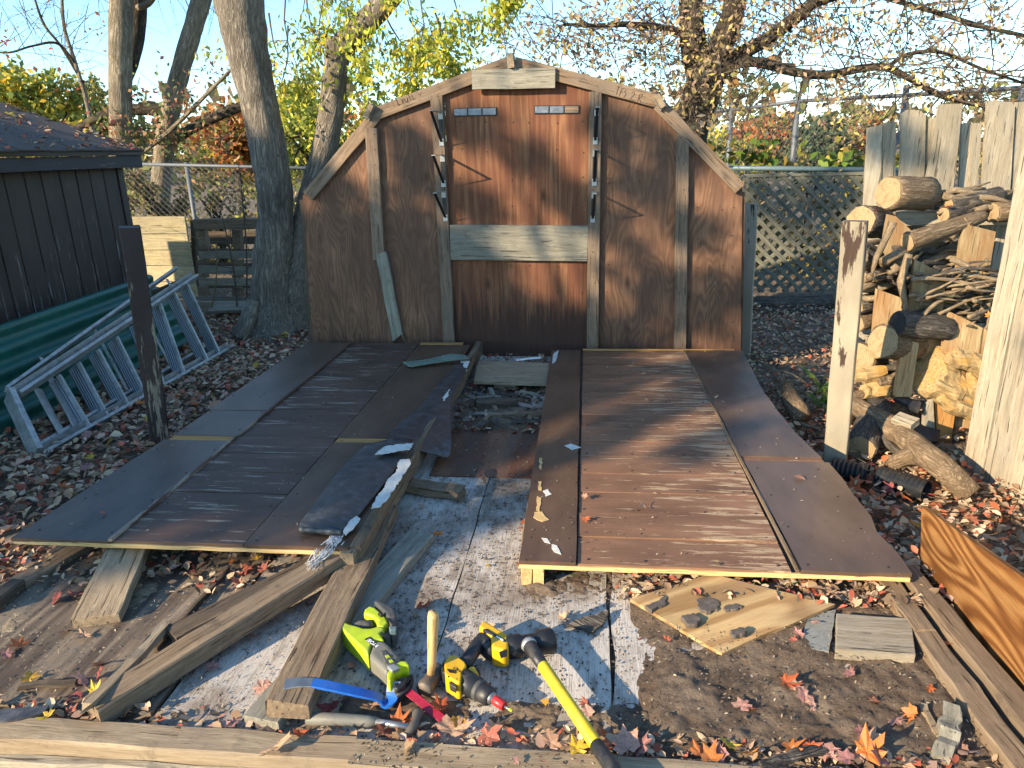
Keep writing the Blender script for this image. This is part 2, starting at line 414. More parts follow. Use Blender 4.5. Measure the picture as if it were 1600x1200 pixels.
M['plank_dark'] = paint('scuffed_dark_brown_plank', (.090, .051, .033), (.33, .25, .18), lo=.57, rough=.55, stretch=(1.6, 16, 16), bump=.4, bias=.10, speck=(.2, .15, .12), var=.7)
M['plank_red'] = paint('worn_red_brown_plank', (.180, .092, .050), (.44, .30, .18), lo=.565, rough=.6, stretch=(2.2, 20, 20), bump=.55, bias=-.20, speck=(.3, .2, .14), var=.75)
M['shed_paint'] = paint('peeling_black_paint', (.040, .027, .020), (.25, .21, .19), lo=.60, rough=.55, stretch=(1.1, 20, 20), bump=.3, bias=.085, speck=(.09, .085, .085))
M['fascia'] = paint('peeling_dark_fascia', (.030, .027, .032), (.17, .145, .12), lo=.60, rough=.6, stretch=(2.0, 8, 8), bump=.3)
M['post_brown'] = paint('flaking_brown_post_paint', (.035, .022, .018), (.27, .215, .15), lo=.56, rough=.6, stretch=(1.4, 9, 9), bump=.4, bias=.09)
M['post_pale'] = paint('bare_pale_post', (.25, .21, .145), (.060, .035, .024), lo=.615, rough=.8, stretch=(1.6, 8, 8), bump=.5, bias=-.19)
M['post_grey'] = paint('bare_grey_post', (.33, .28, .20), (.055, .036, .026), lo=.68, rough=.85, stretch=(1.6, 9, 9), bump=.5, bias=-.20)
M['alu'] = plain('dull_aluminium', (.43, .42, .39), rough=.5, metal=.5, bump=.2, bscale=22, var=.5, dust=.75, dustcol=(.13, .13, .11))
def ribbed():
    s = NT('ribbed_step'); v = s.obj(False); y = s.sep(v)[1]
    w = s.math('SINE', s.math('MULTIPLY', y, 420.))
    c = s.ramp(s.math('MULTIPLY_ADD', w, .5, .5), [(.2, (.14, .145, .145)), (.6, (.36, .37, .37))])
    return s.fin(c, .5, s.bump(w, .5, .003), .5)
M['ribbed'] = ribbed()
M['galv'] = plain('galvanised_steel', (.11, .12, .13), rough=.6, metal=.2, bump=.1, dust=.25, dustcol=(.2, .2, .18))
M['galv_dark'] = plain('grey_green_steel_rail', (.10, .15, .16), rough=.55, metal=.2, bump=.1)
M['green_metal'] = plain('dark_green_corrugated', (.003, .085, .058), rough=.38, bump=.05, bscale=12, var=.6, dust=.35, dustcol=(.05, .10, .08))
M['black_iron'] = plain('black_iron', (.018, .018, .019), rough=.45, metal=.3)
M['zinc'] = plain('bright_zinc', (.34, .34, .33), rough=.4, metal=.5, bump=.1, dust=.3)
M['vent'] = plain('scratched_vent_metal', (.20, .21, .23), rough=.35, metal=.4, bump=.3, bscale=55, var=.7, dust=.5, dustcol=(.05, .04, .04))
M['shingle'] = plain('brown_black_shingle', (.095, .064, .046), rough=.95, bump=.8, bscale=120, var=.7)
M['felt'] = plain('slate_roofing_felt', (.050, .047, .044), rough=.36, bump=.5, bscale=35, var=.8, dust=.4, dustcol=(.20, .20, .20))
M['felt_pale'] = plain('torn_white_backing', (.58, .55, .48), rough=.9, bump=.7, bscale=50, dust=.5, dustcol=(.28, .23, .16))
M['felt_green'] = plain('green_mineral_strip', (.11, .15, .11), rough=.9, bump=.6, bscale=90, var=.6, dust=.45, dustcol=(.38, .36, .25))
M['tar'] = plain('black_brown_tar', (.10, .078, .06), rough=.75, bump=.8, bscale=45, var=.6, dust=.3)
M['bark_grey'] = bark('grey_maple_bark', (.125, .102, .078), (.40, .34, .26), 1.3, 1.0)
M['bark_oak'] = bark('tan_ridged_bark', (.15, .12, .08), (.46, .38, .27), 1.1, 1.0)
M['bark_dark'] = bark('dark_tree_bark', (.035, .027, .020), (.15, .12, .085), 1.2, 1.0, moss=(.20, .17, .08))
M['log'] = bark('brown_log_bark', (.14, .09, .05), (.42, .31, .19), 2.2, .8)
M['log_grey'] = bark('grey_log_bark', (.06, .05, .042), (.25, .21, .16), 2.2, .9)
M['stick'] = bark('dry_stick_bark', (.16, .11, .065), (.42, .33, .21), 4., .4)
M['twig'] = plain('thin_twig', (.075, .052, .036), rough=.9)
M['leafc'] = leaf('tree_leaf', .35)
M['litter'] = leaf('dry_leaf_litter', .12, .7)
M['chips'] = leaf('wood_chip', .05, .9)
def log_end():
    s = NT('log_end_grain'); v = s.obj(False); q = s.sep(v)
    r = s.math('SQRT', s.math('ADD', s.math('POWER', q[1], 2.), s.math('POWER', q[2], 2.)))
    n = s.noise(v, 14, 5, .6)
    w = s.math('SINE', s.math('ADD', s.math('MULTIPLY', r, 700.), s.math('MULTIPLY', n, 9.)))
    c = s.ramp(s.math('MULTIPLY_ADD', w, .5, .5), [(.1, (.25, .17, .09)), (.9, (.35, .25, .135))])
    c = s.mix(s.ramp(s.noise(v, 40, 4, .7), [(.5, 0.), (.7, .7)]), c, (.16, .10, .05))
    c = s.mix(s.ramp(s.voro(s.map(v, (1, 1, 1)), 16., 'DISTANCE_TO_EDGE'), [(.0, .45), (.02, 0.)]), c, (.12, .08, .045))
    return s.fin(c, .9, s.bump(n, .6, .006), spec=.15)
M['log_end'] = log_end()
def rotten():
    s = NT('rotten_split_wood'); v = s.obj()
    g = s.noise(s.map(v, (2, 26, 26)), 2.5, 6, .7)
    c = s.ramp(g, [(.3, (.20, .12, .055)), (.5, (.37, .25, .115)), (.7, (.50, .36, .175))])
    c = s.mix(s.ramp(s.noise(v, 7, 4, .6), [(.52, 0.), (.66, .7)]), c, (.46, .24, .05))
    return s.fin(c, .95, s.bump(g, 1., .012), spec=.1)
M['rotten'] = rotten()
def floor_mat():
    s = NT('white_painted_floor'); v = s.obj()
    base = s.mix(.6, (.56, .50, .42), s.ramp(s.noise(v, 2.3, 6, .65), [(.3, .5), (.7, 1.2)]), 'MULTIPLY')
    fine = s.noise(s.map(v, (5, 75, 75)), 2.5, 5, .7)
    c = s.mix(s.ramp(fine, [(.52, 0.), (.68, .7)]), base, (.17, .145, .115))
    wear = s.noise(s.map(v, (2.5, 9, 9)), 2.2, 8, .7)
    c = s.mix(s.ramp(wear, [(.52, 0.), (.64, .75)]), c, (.20, .16, .12))
    big = s.noise(v, 1.7, 10, .72)
    c = s.mix(s.ramp(big, [(.46, 0.), (.54, .5), (.64, .93)]), c, (.17, .122, .082))
    sp = s.noise(v, 34, 6, .78)
    c = s.mix(s.ramp(s.math('ADD', sp, s.math('MULTIPLY', big, .35)), [(.74, 0.), (.80, .85)]), c, (.065, .05, .038))
    h = s.math('ADD', fine, s.math('MULTIPLY', big, .6))
    return s.fin(c, .9, s.bump(h, .45, .006), spec=.25)
M['floor'] = floor_mat()
def soil_mat(name, a, b, c_, fl=.5):
    s = NT(name); v = s.obj(False)
    n = s.noise(v, 9, 9, .72); m = s.noise(v, 70, 6, .8)
    c = s.ramp(n, [(.30, a), (.47, b), (.62, c_)])
    c = s.mix(s.math('MULTIPLY', s.ramp(m, [(.56, 0.), (.66, 1.)]), fl), c, (.34, .27, .18))
    c = s.mix(s.ramp(s.noise(v, 130, 4, .8), [(.62, 0.), (.68, .75)]), c, (.012, .010, .009))
    h = s.math('ADD', n, s.math('MULTIPLY', m, .7))
    return s.fin(c, .95, s.bump(h, .9, .015), spec=.15)
M['soil'] = soil_mat('rotted_soil', (.060, .042, .029), (.135, .094, .063), (.215, .158, .106), .4)
M['sawdust'] = soil_mat('sawdust_and_soil', (.13, .095, .06), (.25, .19, .12), (.38, .30, .19), .6)
M['ground'] = soil_mat('yard_soil', (.072, .052, .034), (.155, .113, .076), (.25, .19, .125), .5)
M['lattice'] = wood('grey_lattice_slat', (.085, .082, .06), (.145, .138, .10), (.21, .195, .145), knot=0, dirt=.2)
M['ext_board'] = wood('yellow_stacked_board', (.32, .26, .14), (.46, .38, .21), (.56, .48, .29), blot=(.35, .3, .2), knot=.6, dirt=.25, gr=16)
M['saw_green'] = plain('lime_green_plastic', (.40, .50, .010), rough=.42, bscale=32, var=.3, dust=.4)
M['saw_grey'] = plain('dark_grey_rubber', (.055, .055, .052), rough=.6, var=.3, bscale=32, dust=.45)
M['saw_mid'] = plain('warm_grey_plastic', (.15, .14, .11), rough=.55, var=.3, bscale=32, dust=.4)
M['yellow'] = plain('tool_yellow', (.68, .38, .008), rough=.4, var=.3, bscale=32, dust=.35)
M['handle_yellow'] = plain('handle_yellow', (.68, .48, .02), rough=.45, var=.35, bscale=28, dust=.45)
M['black_rubber'] = plain('black_rubber', (.016, .016, .017), rough=.5, var=.2, dust=.2)
M['steel'] = plain('worn_steel', (.30, .30, .29), rough=.42, metal=.8, bump=.15, dust=.35, dustcol=(.12, .08, .05))
M['rusty_steel'] = plain('brown_hammer_steel', (.13, .105, .08), rough=.6, metal=.4, bump=.4, bscale=30, dust=.45, dustcol=(.20, .14, .09))
M['red'] = plain('red_paint', (.45, .02, .02), rough=.4, var=.2)
M['blade'] = plain('crimson_blade', (.33, .012, .035), rough=.42, metal=.2, var=.3, dust=.15)
M['blue'] = plain('blue_paint', (.012, .11, .42), rough=.42, var=.3, dust=.15)
M['hickory'] = wood('hickory_handle', (.40, .23, .08), (.55, .35, .14), (.64, .44, .2), knot=0, dirt=.15, bump=.15, gr=40)
M['white_print'] = plain('white_print', (.8, .8, .78), rough=.5, var=.1)
M['black_print'] = plain('black_print', (.012, .012, .012), rough=.5, var=.1)
M['pencil'] = plain('pencil_mark', (.05, .03, .025), rough=.8, var=.1)
M['pipe'] = plain('black_corrugated_plastic', (.018, .019, .02), rough=.4, var=.3, dust=.15)
M['white_plastic'] = plain('white_strip', (.66, .68, .68), rough=.5, var=.3, dust=.2)
M['slate'] = plain('grey_shingle_piece', (.20, .20, .175), rough=.8, bump=.4, bscale=60, var=.4)
M['red_leaf'] = dead_leaf('red_leaf', (.30, .05, .035), (.42, .13, .09), (.2, .02, .015))
M['orange_leaf'] = dead_leaf('orange_leaf', (.56, .17, .03), (.50, .11, .03), (.35, .05, .01))
M['yellow_leaf'] = dead_leaf('yellow_leaf', (.60, .40, .03), (.55, .30, .03), (.4, .2, .02))
M['tan_leaf'] = dead_leaf('tan_leaf', (.50, .30, .19), (.42, .22, .13), (.25, .13, .08))
M['pink_leaf'] = dead_leaf('pinkish_leaf', (.50, .28, .23), (.42, .17, .14), (.3, .1, .09))
M['brown_leaf'] = dead_leaf('brown_leaf', (.20, .115, .065), (.28, .17, .10), (.10, .06, .04))
M['white_fibre'] = plain('white_fibre', (.58, .57, .55), rough=.9, var=.4, bscale=80, bump=.5)
# ------------------------------------------------------------------ the ground and the shed floor
GZ = -0.15
def nz(x, y, s, z=0.0): return mnoise.noise(Vector((x * s, y * s, z)))
def ground():
    xs = np.concatenate([-np.geomspace(400, 7, 22), np.linspace(-6.5, 4.5, 150), np.geomspace(5, 400, 24)])
    ys = np.concatenate([-np.geomspace(300, 1, 20), np.linspace(-.5, 10, 140), np.geomspace(10.6, 600, 28)])
    vs = np.array([(x, y, 0) for y in ys for x in xs], float)
    for p in vs:
        near = 1.0 if (-7 < p[0] < 5 and -1 < p[1] < 11) else .3
        p[2] = GZ - .012 + near * (.022 * nz(p[0], p[1], .9) + .014 * nz(p[0], p[1], 4.3, 3) + .008 * nz(p[0], p[1], 13, 7))
        if p[0] > 1.15 and 1.5 < p[1] < 4.5: p[2] += .03 * min(1, (p[0] - 1.15) / .4)
    nx = len(xs); ny = len(ys)
    i = np.arange(nx * ny).reshape(ny, nx)
    F = np.stack([i[:-1, :-1], i[:-1, 1:], i[1:, 1:], i[1:, :-1]], -1).reshape(-1, 4)
    o = arrays('ground', vs, F, M['ground'], smooth=True); o['kind'] = 'structure'
ground()
FX0, FX1, FY0, FY1 = -2.02, 0.96, 1.385, 4.98
fl = link('shed_floor', None, None, Matrix.Identity(4)); fl['kind'] = 'structure'
def sheet(name, x0, x1, y0, y1, z, t, mat, parent, jit=.004):
    pts = [(x0, y0, z), (x1, y0, z), (x1, y1, z), (x0, y1, z)]
    return prism(name, pts, t, mat, parent, grain=(0, 1, 0), up=(0, 0, 1), subdiv=.12, jit=jit)
sheet('plywood_sheet', -1.135, -.436, FY0, FY1, 0, .018, M['floor'], fl)
sheet('plywood_sheet', -.430, .070, FY0, FY1, 0, .018, M['floor'], fl)
sheet('plywood_sheet', .080, FX1, FY0, FY1, -.003, .018, M['floor'], fl, jit=.012)
sheet('plywood_sheet', FX0, -1.147, 1.44, FY1, .004, .018, M['dirty_ply'], fl, jit=.006)
sheet('plywood_sheet', -.71, -.24, 2.93, 3.62, .007, .006, M['brown_ply'], fl, jit=.003)
for x in (-1.9, -1.3, -.43, .075, .85):
    beam('joist', (x, FY0 + .02, -.075), (x, FY1 - .02, -.075), .04, .11, M['dark_board'], fl, seg=2)

def mound(name, x0, x1, y0, y1, amp, mat, base=-.012, nx=110, ny=80, seed=0., edge=.16, thr=.0, kind='stuff', z0=0.0, rough=1.0):
    """loose dirt: a lumpy sheet that comes up through the floor only where it is piled"""
    vs = []
    for j in range(ny):
        for i in range(nx):
            u, v = i / (nx - 1), j / (ny - 1); x, y = x0 + u * (x1 - x0), y0 + v * (y1 - y0)
            e = min(u * (x1 - x0), (1 - u) * (x1 - x0), v * (y1 - y0), (1 - v) * (y1 - y0)) / edge
            e = max(0., min(1., e)); e = e * e * (3 - 2 * e)
            h = .55 + .9 * nz(x, y, 3.1, seed) + .45 * nz(x, y, 9., seed + 2) - thr
            z = z0 + base + amp * max(0, e * h) + (rough * e * (.008 * nz(x, y, 28, seed) + .005 * nz(x, y, 70, seed)))
            vs.append((x, y, z if e > 0 else z0 + base))
    i = np.arange(nx * ny).reshape(ny, nx)
    F = np.stack([i[:-1, :-1], i[:-1, 1:], i[1:, 1:], i[1:, :-1]], -1).reshape(-1, 4)
    o = arrays(name, np.array(vs), F, mat, smooth=True); o['kind'] = kind
    return o
mound('rotted_soil', .10, 1.04, 1.36, 2.14, .030, M['soil'], seed=3., thr=-.32, edge=.12)
mound('rotted_soil', -.06, .30, 1.36, 1.62, .016, M['soil'], base=-.008, seed=71., edge=.1)
mound('rotted_soil', -.32, .32, 1.93, 2.32, .022, M['soil'], base=-.014, seed=8., thr=.12)
mound('rotted_soil', -.70, .02, 1.40, 1.60, .022, M['soil'], base=-.012, seed=14., edge=.07)
mound('rotted_soil', -.72, -.20, 3.42, 4.55, .040, M['soil'], base=-.010, seed=21.)
mound('rotted_soil', .10, .98, 2.10, 2.7, .06, M['soil'], base=-.02, seed=29., edge=.1)
mound('sawdust', -1.95, -1.35, 1.55, 2.15, .020, M['sawdust'], base=-.008, seed=33., thr=.1)
mound('sawdust', -1.40, -.85, 1.75, 2.2, .022, M['sawdust'], base=-.012, seed=37.)
mound('sawdust', -1.6, -1.15, 1.40, 1.62, .014, M['soil'], base=-.006, seed=41., edge=.08)
mound('mulch_heap', 1.02, 1.75, 2.0, 3.3, .07, M['ground'], base=GZ - .03, seed=51., edge=.25)
mound('mulch_heap', 1.05, 2.6, 4.0, 7.3, .06, M['ground'], base=GZ - .03, seed=57., edge=.3)
mound('mulch_heap', -2.4, -1.95, 1.3, 5.2, .06, M['ground'], base=GZ - .03, seed=63., edge=.2)

# ------------------------------------------------------------------ the standing gable wall
YG = 4.94
gw = thing('shed_gable', (-.49, YG, 0), 'brown plywood end wall of a barn-shaped shed, still standing at the back of the floor', 'shed wall')
VZ = (0, 0, 1)
def gpoly(px, name='plywood_panel', mat=None, yo=0.0, t=.012, bevel=0):
    return prism(name, [V(x, y, YG + yo) for x, y in px], t, mat or M['gable_ply'], gw, grain=VZ, up=(0, -1, 0), bevel=bevel)
gpoly([(473, 306), (583, 180), (694, 143), (707, 556), (489, 545)])
gpoly([(694.6, 142), (738, 124), (811.4, 98), (815.7, 557.5), (708, 556)], mat=M['door_ply'], yo=.001)
gpoly([(811.6, 98), (868, 124), (925, 140), (929, 556.5), (815.8, 557.5)], mat=M['door_ply'], yo=.0015)
gpoly([(926, 141), (1022, 163), (1160, 290), (1157, 556), (930, 556)])
def gbeam(name, a, b, w, t=.038, yo=0.0, mat=None, seg=5, parent=None, jit=.0015, frayed=0):
    p0, p1 = V(*a, YG), V(*b, YG); off = Vector((0, -t / 2 - .001 - yo, 0))
    return beam(name, p0 + off, p1 + off, w, t, mat or M['stud'], parent or gw, up=(0, -1, 0), seg=seg, jit=jit, frayed=frayed)
gbeam('rafter', (484, 306), (589, 181), .080, mat=M['rafter'])
gbeam('rafter', (586, 180), (795, 100), .080, mat=M['rafter'])
gbeam('rafter', (805, 100), (1030, 159), .080, mat=M['rafter'])
gbeam('rafter', (1028, 163), (1155, 294), .080, mat=M['rafter'])
gbeam('gusset', (740, 125.5), (868, 123), .118, t=.02, yo=.040, mat=M['grey_board'])
gbeam('stud', (582, 200), (594, 405), .082)
gbeam('stud', (594, 407), (607, 545), .082, t=.012, mat=M['gable_ply'])
gbeam('broken_stud', (599, 403), (622, 521), .080, t=.036, yo=.004, mat=M['grey_board'], seg=7, frayed=.05)
gbeam('stud', (683.5, 150), (704, 549), .080, seg=7)
gbeam('stud', (930.5, 144), (925.5, 549), .080, seg=7)
gbeam('stud', (1066, 209), (1062, 549), .080, seg=7)
gbeam('door_brace', (705, 378), (918, 380), .236, t=.036, yo=.001, mat=M['grey_board'])
# wood block ends in their metal hangers along the roof line
def hanger(px, py, ang, w=.036, h=.085):
    p = V(px, py, YG); a = math.radians(ang); ax = Vector((math.cos(a), 0, math.sin(a)))
    bl = beam('purlin_block', p + Vector((0, .06, 0)), p + Vector((0, -.085, 0)), w, h, M['tan_board'], gw, up=ax.cross(Vector((0, 1, 0))), seg=1, jit=.001)
    s = ax * (w / 2 + .004); u = ax.cross(Vector((0, 1, 0)))
    for sg in (-1, 1):
        beam('hanger_plate', p + s * sg + Vector((0, .02, 0)) - u * .012, p + s * sg + Vector((0, -.062, 0)) - u * .012, .003, h * 1.05, M['zinc'], bl, up=u, seg=1, jit=.0005, c=.0005)
    beam('hanger_plate', p - u * (h / 2 + .004) + Vector((0, .02, 0)), p - u * (h / 2 + .004) + Vector((0, -.062, 0)), w + .012, .003, M['zinc'], bl, up=u, seg=1, jit=.0005, c=.0005)
hanger(800, 97, 5); hanger(581, 174, -30); hanger(1029, 159, 32)
prism('felt_scrap', [V(1008, 147, YG - .03), V(1032, 143, YG - .05), V(1036, 160, YG + .0), V(1014, 156, YG + .02)], .004, M['felt'], gw)
# corner boards seen edge-on behind the sheet
beam('corner_stud', V(477, 312, YG + .06), V(492, 548, YG + .06), .05, .09, M['dark_board'], gw, up=(0, -1, 0))
beam('corner_stud', V(1158, 300, YG + .06), V(1153, 553, YG + .06), .04, .09, M['gable_ply'], gw, up=(0, -1, 0))
# louvred vent strips: three scratched panes each
for x0, x1, y0, y1, k in ((709, 776, 175.5, 174, 0), (835, 905, 171.5, 171, 1)):
    a, b = V(x0, y0, YG), V(x1, y1, YG)
    fr = beam('vent_strip', a + Vector((0, -.004, 0)), b + Vector((0, -.004, 0)), .050, .006, M['black_iron'], gw, up=(0, -1, 0), seg=1, jit=.0005)
    for i in range(3):
        p, q = a.lerp(b, (i + .05) / 3), a.lerp(b, (i + .95) / 3)
        beam('pane', p + Vector((0, -.009, 0)), q + Vector((0, -.009, 0)), .040, .004, M['stud'] if (k and i == 2) else M['vent'], fr, up=(0, -1, 0), seg=1, jit=.0005)
# folding shelf brackets screwed to the two door studs
def bracket(px, py, px2, py2, lean):
    top = V(px, py, YG) + Vector((0, -.0415, 0)); bot = V(px2, py2, YG) + Vector((0, -.0415, 0))
    br = beam('shelf_bracket', top, bot, .026, .004, M['black_iron'], gw, up=(0, -1, 0), seg=1, jit=.0003)
    tip = top + Vector((lean, -.235, .0)); e = Vector((0, -.003, 0))
    beam('bracket_arm', top + e, tip, .024, .005, M['zinc'], br, seg=1, jit=.0003)
    beam('bracket_strut', tip + Vector((0, .006, -.004)), bot + Vector((0, -.006, .02)), .017, .006, M['black_iron'], br, up=(0, -1, 0), seg=1, jit=.0003)
    for p in (top + Vector((0, -.003, -.02)), bot + Vector((0, -.003, .015))):
        beam('bracket_plate', p + Vector((0, 0, .022)), p - Vector((0, 0, .022)), .030, .003, M['zinc'], br, up=(0, -1, 0), seg=1, jit=.0003)
for a in ((690, 176, 692, 226), (693, 242, 695, 290), (695, 298, 698, 343)): bracket(*a, -.012)
for a in ((932, 171, 930, 224), (929.5, 234, 928.5, 288), (928, 299, 926, 345)): bracket(*a, .004)
# pencilled marks on the rafters
def scribble(strokes, a, b, name='pencil_mark', yo=.0405, size=.05):
    a, b = V(*a, YG), V(*b, YG); d = (b - a); up = Vector((0, -1, 0)).cross(d.normalized())
    if up.z < 0: up = -up
    vs, fs = [], []
    for st in strokes:
        pts = [a + d * x + up * (y * size) + Vector((0, -yo, 0)) for x, y in st]
        tube_geo(pts, [.0016] * len(pts), 3, vs=vs, fs=fs)
    return mesh(name, vs, fs, M['pencil'], gw)
def nails(name, pts, n, r, parent):
    vs, fs = [], []
    n = Vector(n)
    for p in pts: tube_geo([p - n * .002, p + n * .0016], [r, r * .8], 6, vs=vs, fs=fs)
    o = mesh(name, vs, fs, M['black_iron'], parent, Matrix.Translation(Vector(parent.matrix_basis.translation)), world=True); o['kind'] = 'stuff'
nails('nail_heads', [V(x + RNG.uniform(-2, 2), y + RNG.uniform(-4, 4), YG - .001) for x in (500, 545, 640, 660, 720, 760, 800, 828, 870, 910, 950, 1000, 1090, 1130, 1146) for y in (190, 235, 280, 325, 370, 415, 460, 505, 535) if y > 310 or 600 < x < 1020], (0, -1, 0), .0045, gw)
nails('nail_heads', [V(x, y, YG - .040) for x0, y0, x1, y1 in ((582, 210, 592, 400), (684, 150, 704, 540), (930, 150, 926, 540), (1066, 215, 1062, 540)) for k in range(9) for x, y in [(x0 + (x1 - x0) * k / 8 + RNG.uniform(-4, 4), y0 + (y1 - y0) * k / 8)]], (0, -1, 0), .004, gw)
one = [(0, -.3), (.02, .5)]
scribble([[(.0, .5), (.03, -.5)], [(.02, -.4), (.1, -.4)], [(.16, .1), (.18, -.4), (.22, .1)], [(.26, .1), (.28, -.4), (.34, -.4), (.36, .1)], [(.42, .5), (.45, -.4)], [(.52, .3), (.54, -.4), (.6, -.3)], [(.7, .3), (.78, -.2), (.85, .2)]], (622, 160), (668, 144))
scribble([[(.0, .5), (.1, .5)], [(.05, .5), (.05, -.5)], [(.16, -.5), (.18, .4), (.27, .5)], [(.17, 0), (.25, .0)], [(.34, .4), (.30, .2), (.38, -.1), (.33, -.5)], [(.56, .3), (.62, .5), (.66, .2), (.56, -.5), (.68, -.5)], [(.74, -.5), (.75, -.4)], [(.84, -.5), (.84, .4), (.92, .5), (.92, .1), (.85, 0), (.96, -.5)]], (962, 142), (1004, 155))

# ------------------------------------------------------------------ the two wall sections lying on the floor
def flat_wall(root, zt, x0, x1, x2, x3, y0, y1, rows, pm, order, seam, strip_y):
    """x0-x1 smooth sheet or trim, x1-x2 planks, x2-x3 the other"""
    pl = (y1 - y0) / rows
    for i in range(rows):
        a, b = y0 + i * pl + .0025, y0 + (i + 1) * pl - .0025
        z = zt - RNG.uniform(.001, .005)
        beam('plank', (x1 + .004, (a + b) / 2, z - .007), (x2 - .004, (a + b) / 2, z - .007), b - a, .014, pm, root, seg=3, jit=.0010, c=.0008)
    # sheathing under everything, its raw edge showing along the front
    prism('sheathing', [(x0 + .07, y0 + .01, zt - .016), (x3 - .07, y0 + .01, zt - .016), (x3 - .07, y1, zt - .016), (x0 + .07, y1, zt - .016)], .014, M['dark_board'], root, grain=(1, 0, 0), up=(0, 0, 1))
    beam('raw_edge', (x0, y0 + .002, zt - .018), (x3 - .01, y0 + .002, zt - .020), .012, .014, M['fresh_end'], root, seg=14, jit=.002, c=.001)
ZL = .135
lw = thing('fallen_wall_section', (-1.4, 3.4, 0), 'wide dark brown plank wall section lying flat on the left, torn felt along its beam', 'wall section', 'wall sections laid flat on the shed floor')
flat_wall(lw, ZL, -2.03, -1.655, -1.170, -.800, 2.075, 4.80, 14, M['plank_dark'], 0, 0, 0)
def lsheet(name, pts, mat, z=ZL, t=.014, root=lw, jit=.003):
    return prism(name, [(x, y, z) for x, y in pts], t, mat, root, grain=(0, 1, 0), up=(0, 0, 1), subdiv=.15, jit=jit)
lsheet('side_sheet', [(-2.035, 2.072), (-1.662, 2.072), (-1.660, 2.99), (-2.0, 2.99)], M['sheet'])
lsheet('side_sheet', [(-1.985, 3.05), (-1.660, 3.05), (-1.658, 3.40), (-1.985, 3.40)], M['sheet'], z=ZL - .001)
lsheet('side_sheet', [(-1.99, 3.406), (-1.658, 3.406), (-1.655, 4.80), (-1.985, 4.80)], M['sheet'], z=ZL + .001)
beam('raw_strip', (-1.98, 3.02, ZL - .006), (-1.665, 3.02, ZL - .006), .052, .010, M['orange_strip'], lw, seg=2, jit=.001)
lsheet('trim_sheet', [(-1.168, 2.072), (-.800, 2.072), (-.800, 2.985), (-1.166, 2.985)], M['trim_sheet'], z=ZL + .003)
lsheet('trim_sheet', [(-1.166, 3.04), (-.800, 3.04), (-.800, 4.74), (-1.162, 4.74)], M['trim_sheet'], z=ZL + .003)
beam('raw_strip', (-1.16, 3.012, ZL - .002), (-.82, 3.012, ZL - .002), .048, .010, M['orange_strip'], lw, seg=2, jit=.001)
beam('raw_strip', (-1.16, 4.775, ZL - .002), (-.86, 4.775, ZL - .002), .05, .012, M['orange_strip'], lw, seg=2, jit=.001)
beam('batten', (-1.657, 2.07, ZL + .004), (-1.657, 4.80, ZL + .004), .014, .012, M['plank_dark'], lw, seg=6, jit=.0015)
beam('edge_beam', (-.781, 2.10, ZL - .042), (-.768, 3.42, ZL - .042), .040, .090, M['old_board'], lw, seg=6, jit=.002, frayed=.02)
beam('edge_beam', (-.768, 3.44, ZL - .042), (-.752, 4.84, ZL - .042), .042, .092, M['old_board'], lw, seg=6, jit=.002)
beam('edge_beam', (-.800, 3.1, .022), (-.79, 4.7, .022), .05, .042, M['dark_board'], lw, seg=4)
beam('end_block', (-.800, 2.055, ZL - .062), (-.800, 2.095, ZL - .062), .045, .110, M['tan_board'], lw, seg=1)
for x in (-1.95, -1.4): beam('wall_stud', (x, 2.2, .085), (x, 4.7, .085), .04, .07, M['dark_board'], lw, seg=2)
ZR = .092
rw = thing('fallen_wall_section', (.4, 3.4, 0), 'sunlit reddish brown plank wall section lying flat on the right with a smooth grey-brown sheet', 'wall section', 'wall sections laid flat on the shed floor')
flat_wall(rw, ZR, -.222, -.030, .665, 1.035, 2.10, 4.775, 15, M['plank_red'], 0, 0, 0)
lsheet('trim_sheet', [(-.222, 2.097), (-.032, 2.097), (-.045, 4.77), (-.243, 4.77)], M['trim_sheet'], z=ZR + .004, root=rw)
lsheet('side_sheet', [(.690, 2.097), (1.03, 2.10), (1.035, 2.22), (1.018, 2.36), (1.040, 2.48), (1.035, 2.955), (.678, 2.955)], M['sheet'], z=ZR + .003, root=rw, jit=.006)
lsheet('side_sheet', [(.676, 3.005), (1.02, 3.005), (.985, 3.3), (.975, 3.9), (1.0, 4.3), (1.03, 4.77), (.655, 4.77)], M['sheet'], z=ZR + .004, root=rw, jit=.006)
beam('raw_strip', (.68, 2.98, ZR - .005), (1.02, 2.98, ZR - .005), .046, .010, M['plank_red'], rw, seg=2, jit=.001)
beam('raw_strip', (-.03, 4.785, ZR - .004), (.98, 4.785, ZR - .004), .016, .02, M['orange_strip'], rw, seg=2, jit=.001)
beam('batten', (.679, 2.095, ZR + .003), (.650, 4.77, ZR + .001), .010, .012, M['old_board'], rw, seg=6, jit=.0015)
for x in (-.199, -.158): beam('end_block', (x, 2.10, ZR - .056), (x, 2.30, ZR - .056), .036, .074, M['fresh_end'], rw, seg=1)
beam('wall_stud', (-.20, 2.3, .037), (-.215, 4.7, .037), .06, .07, M['old_board'], rw, seg=3)
for x in (.45, .92): beam('wall_stud', (x, 2.45, .04), (x, 4.7, .04), .04, .07, M['dark_board'], rw, seg=2)
nails('nail_heads', [Vector((x + RNG.uniform(-.01, .01), 2.1 + k * .15, ZR + .004)) for x in (-.2, -.05) for k in range(18)] + [Vector((x + RNG.uniform(-.01, .01), 2.13 + k * .178, ZR - .002)) for x in (.0, .2, .44, .63) for k in range(15)] + [Vector((x, 2.13 + k * .25, ZR + .004)) for x in (.72, .97) for k in range(11)], (0, 0, 1), .004, rw)
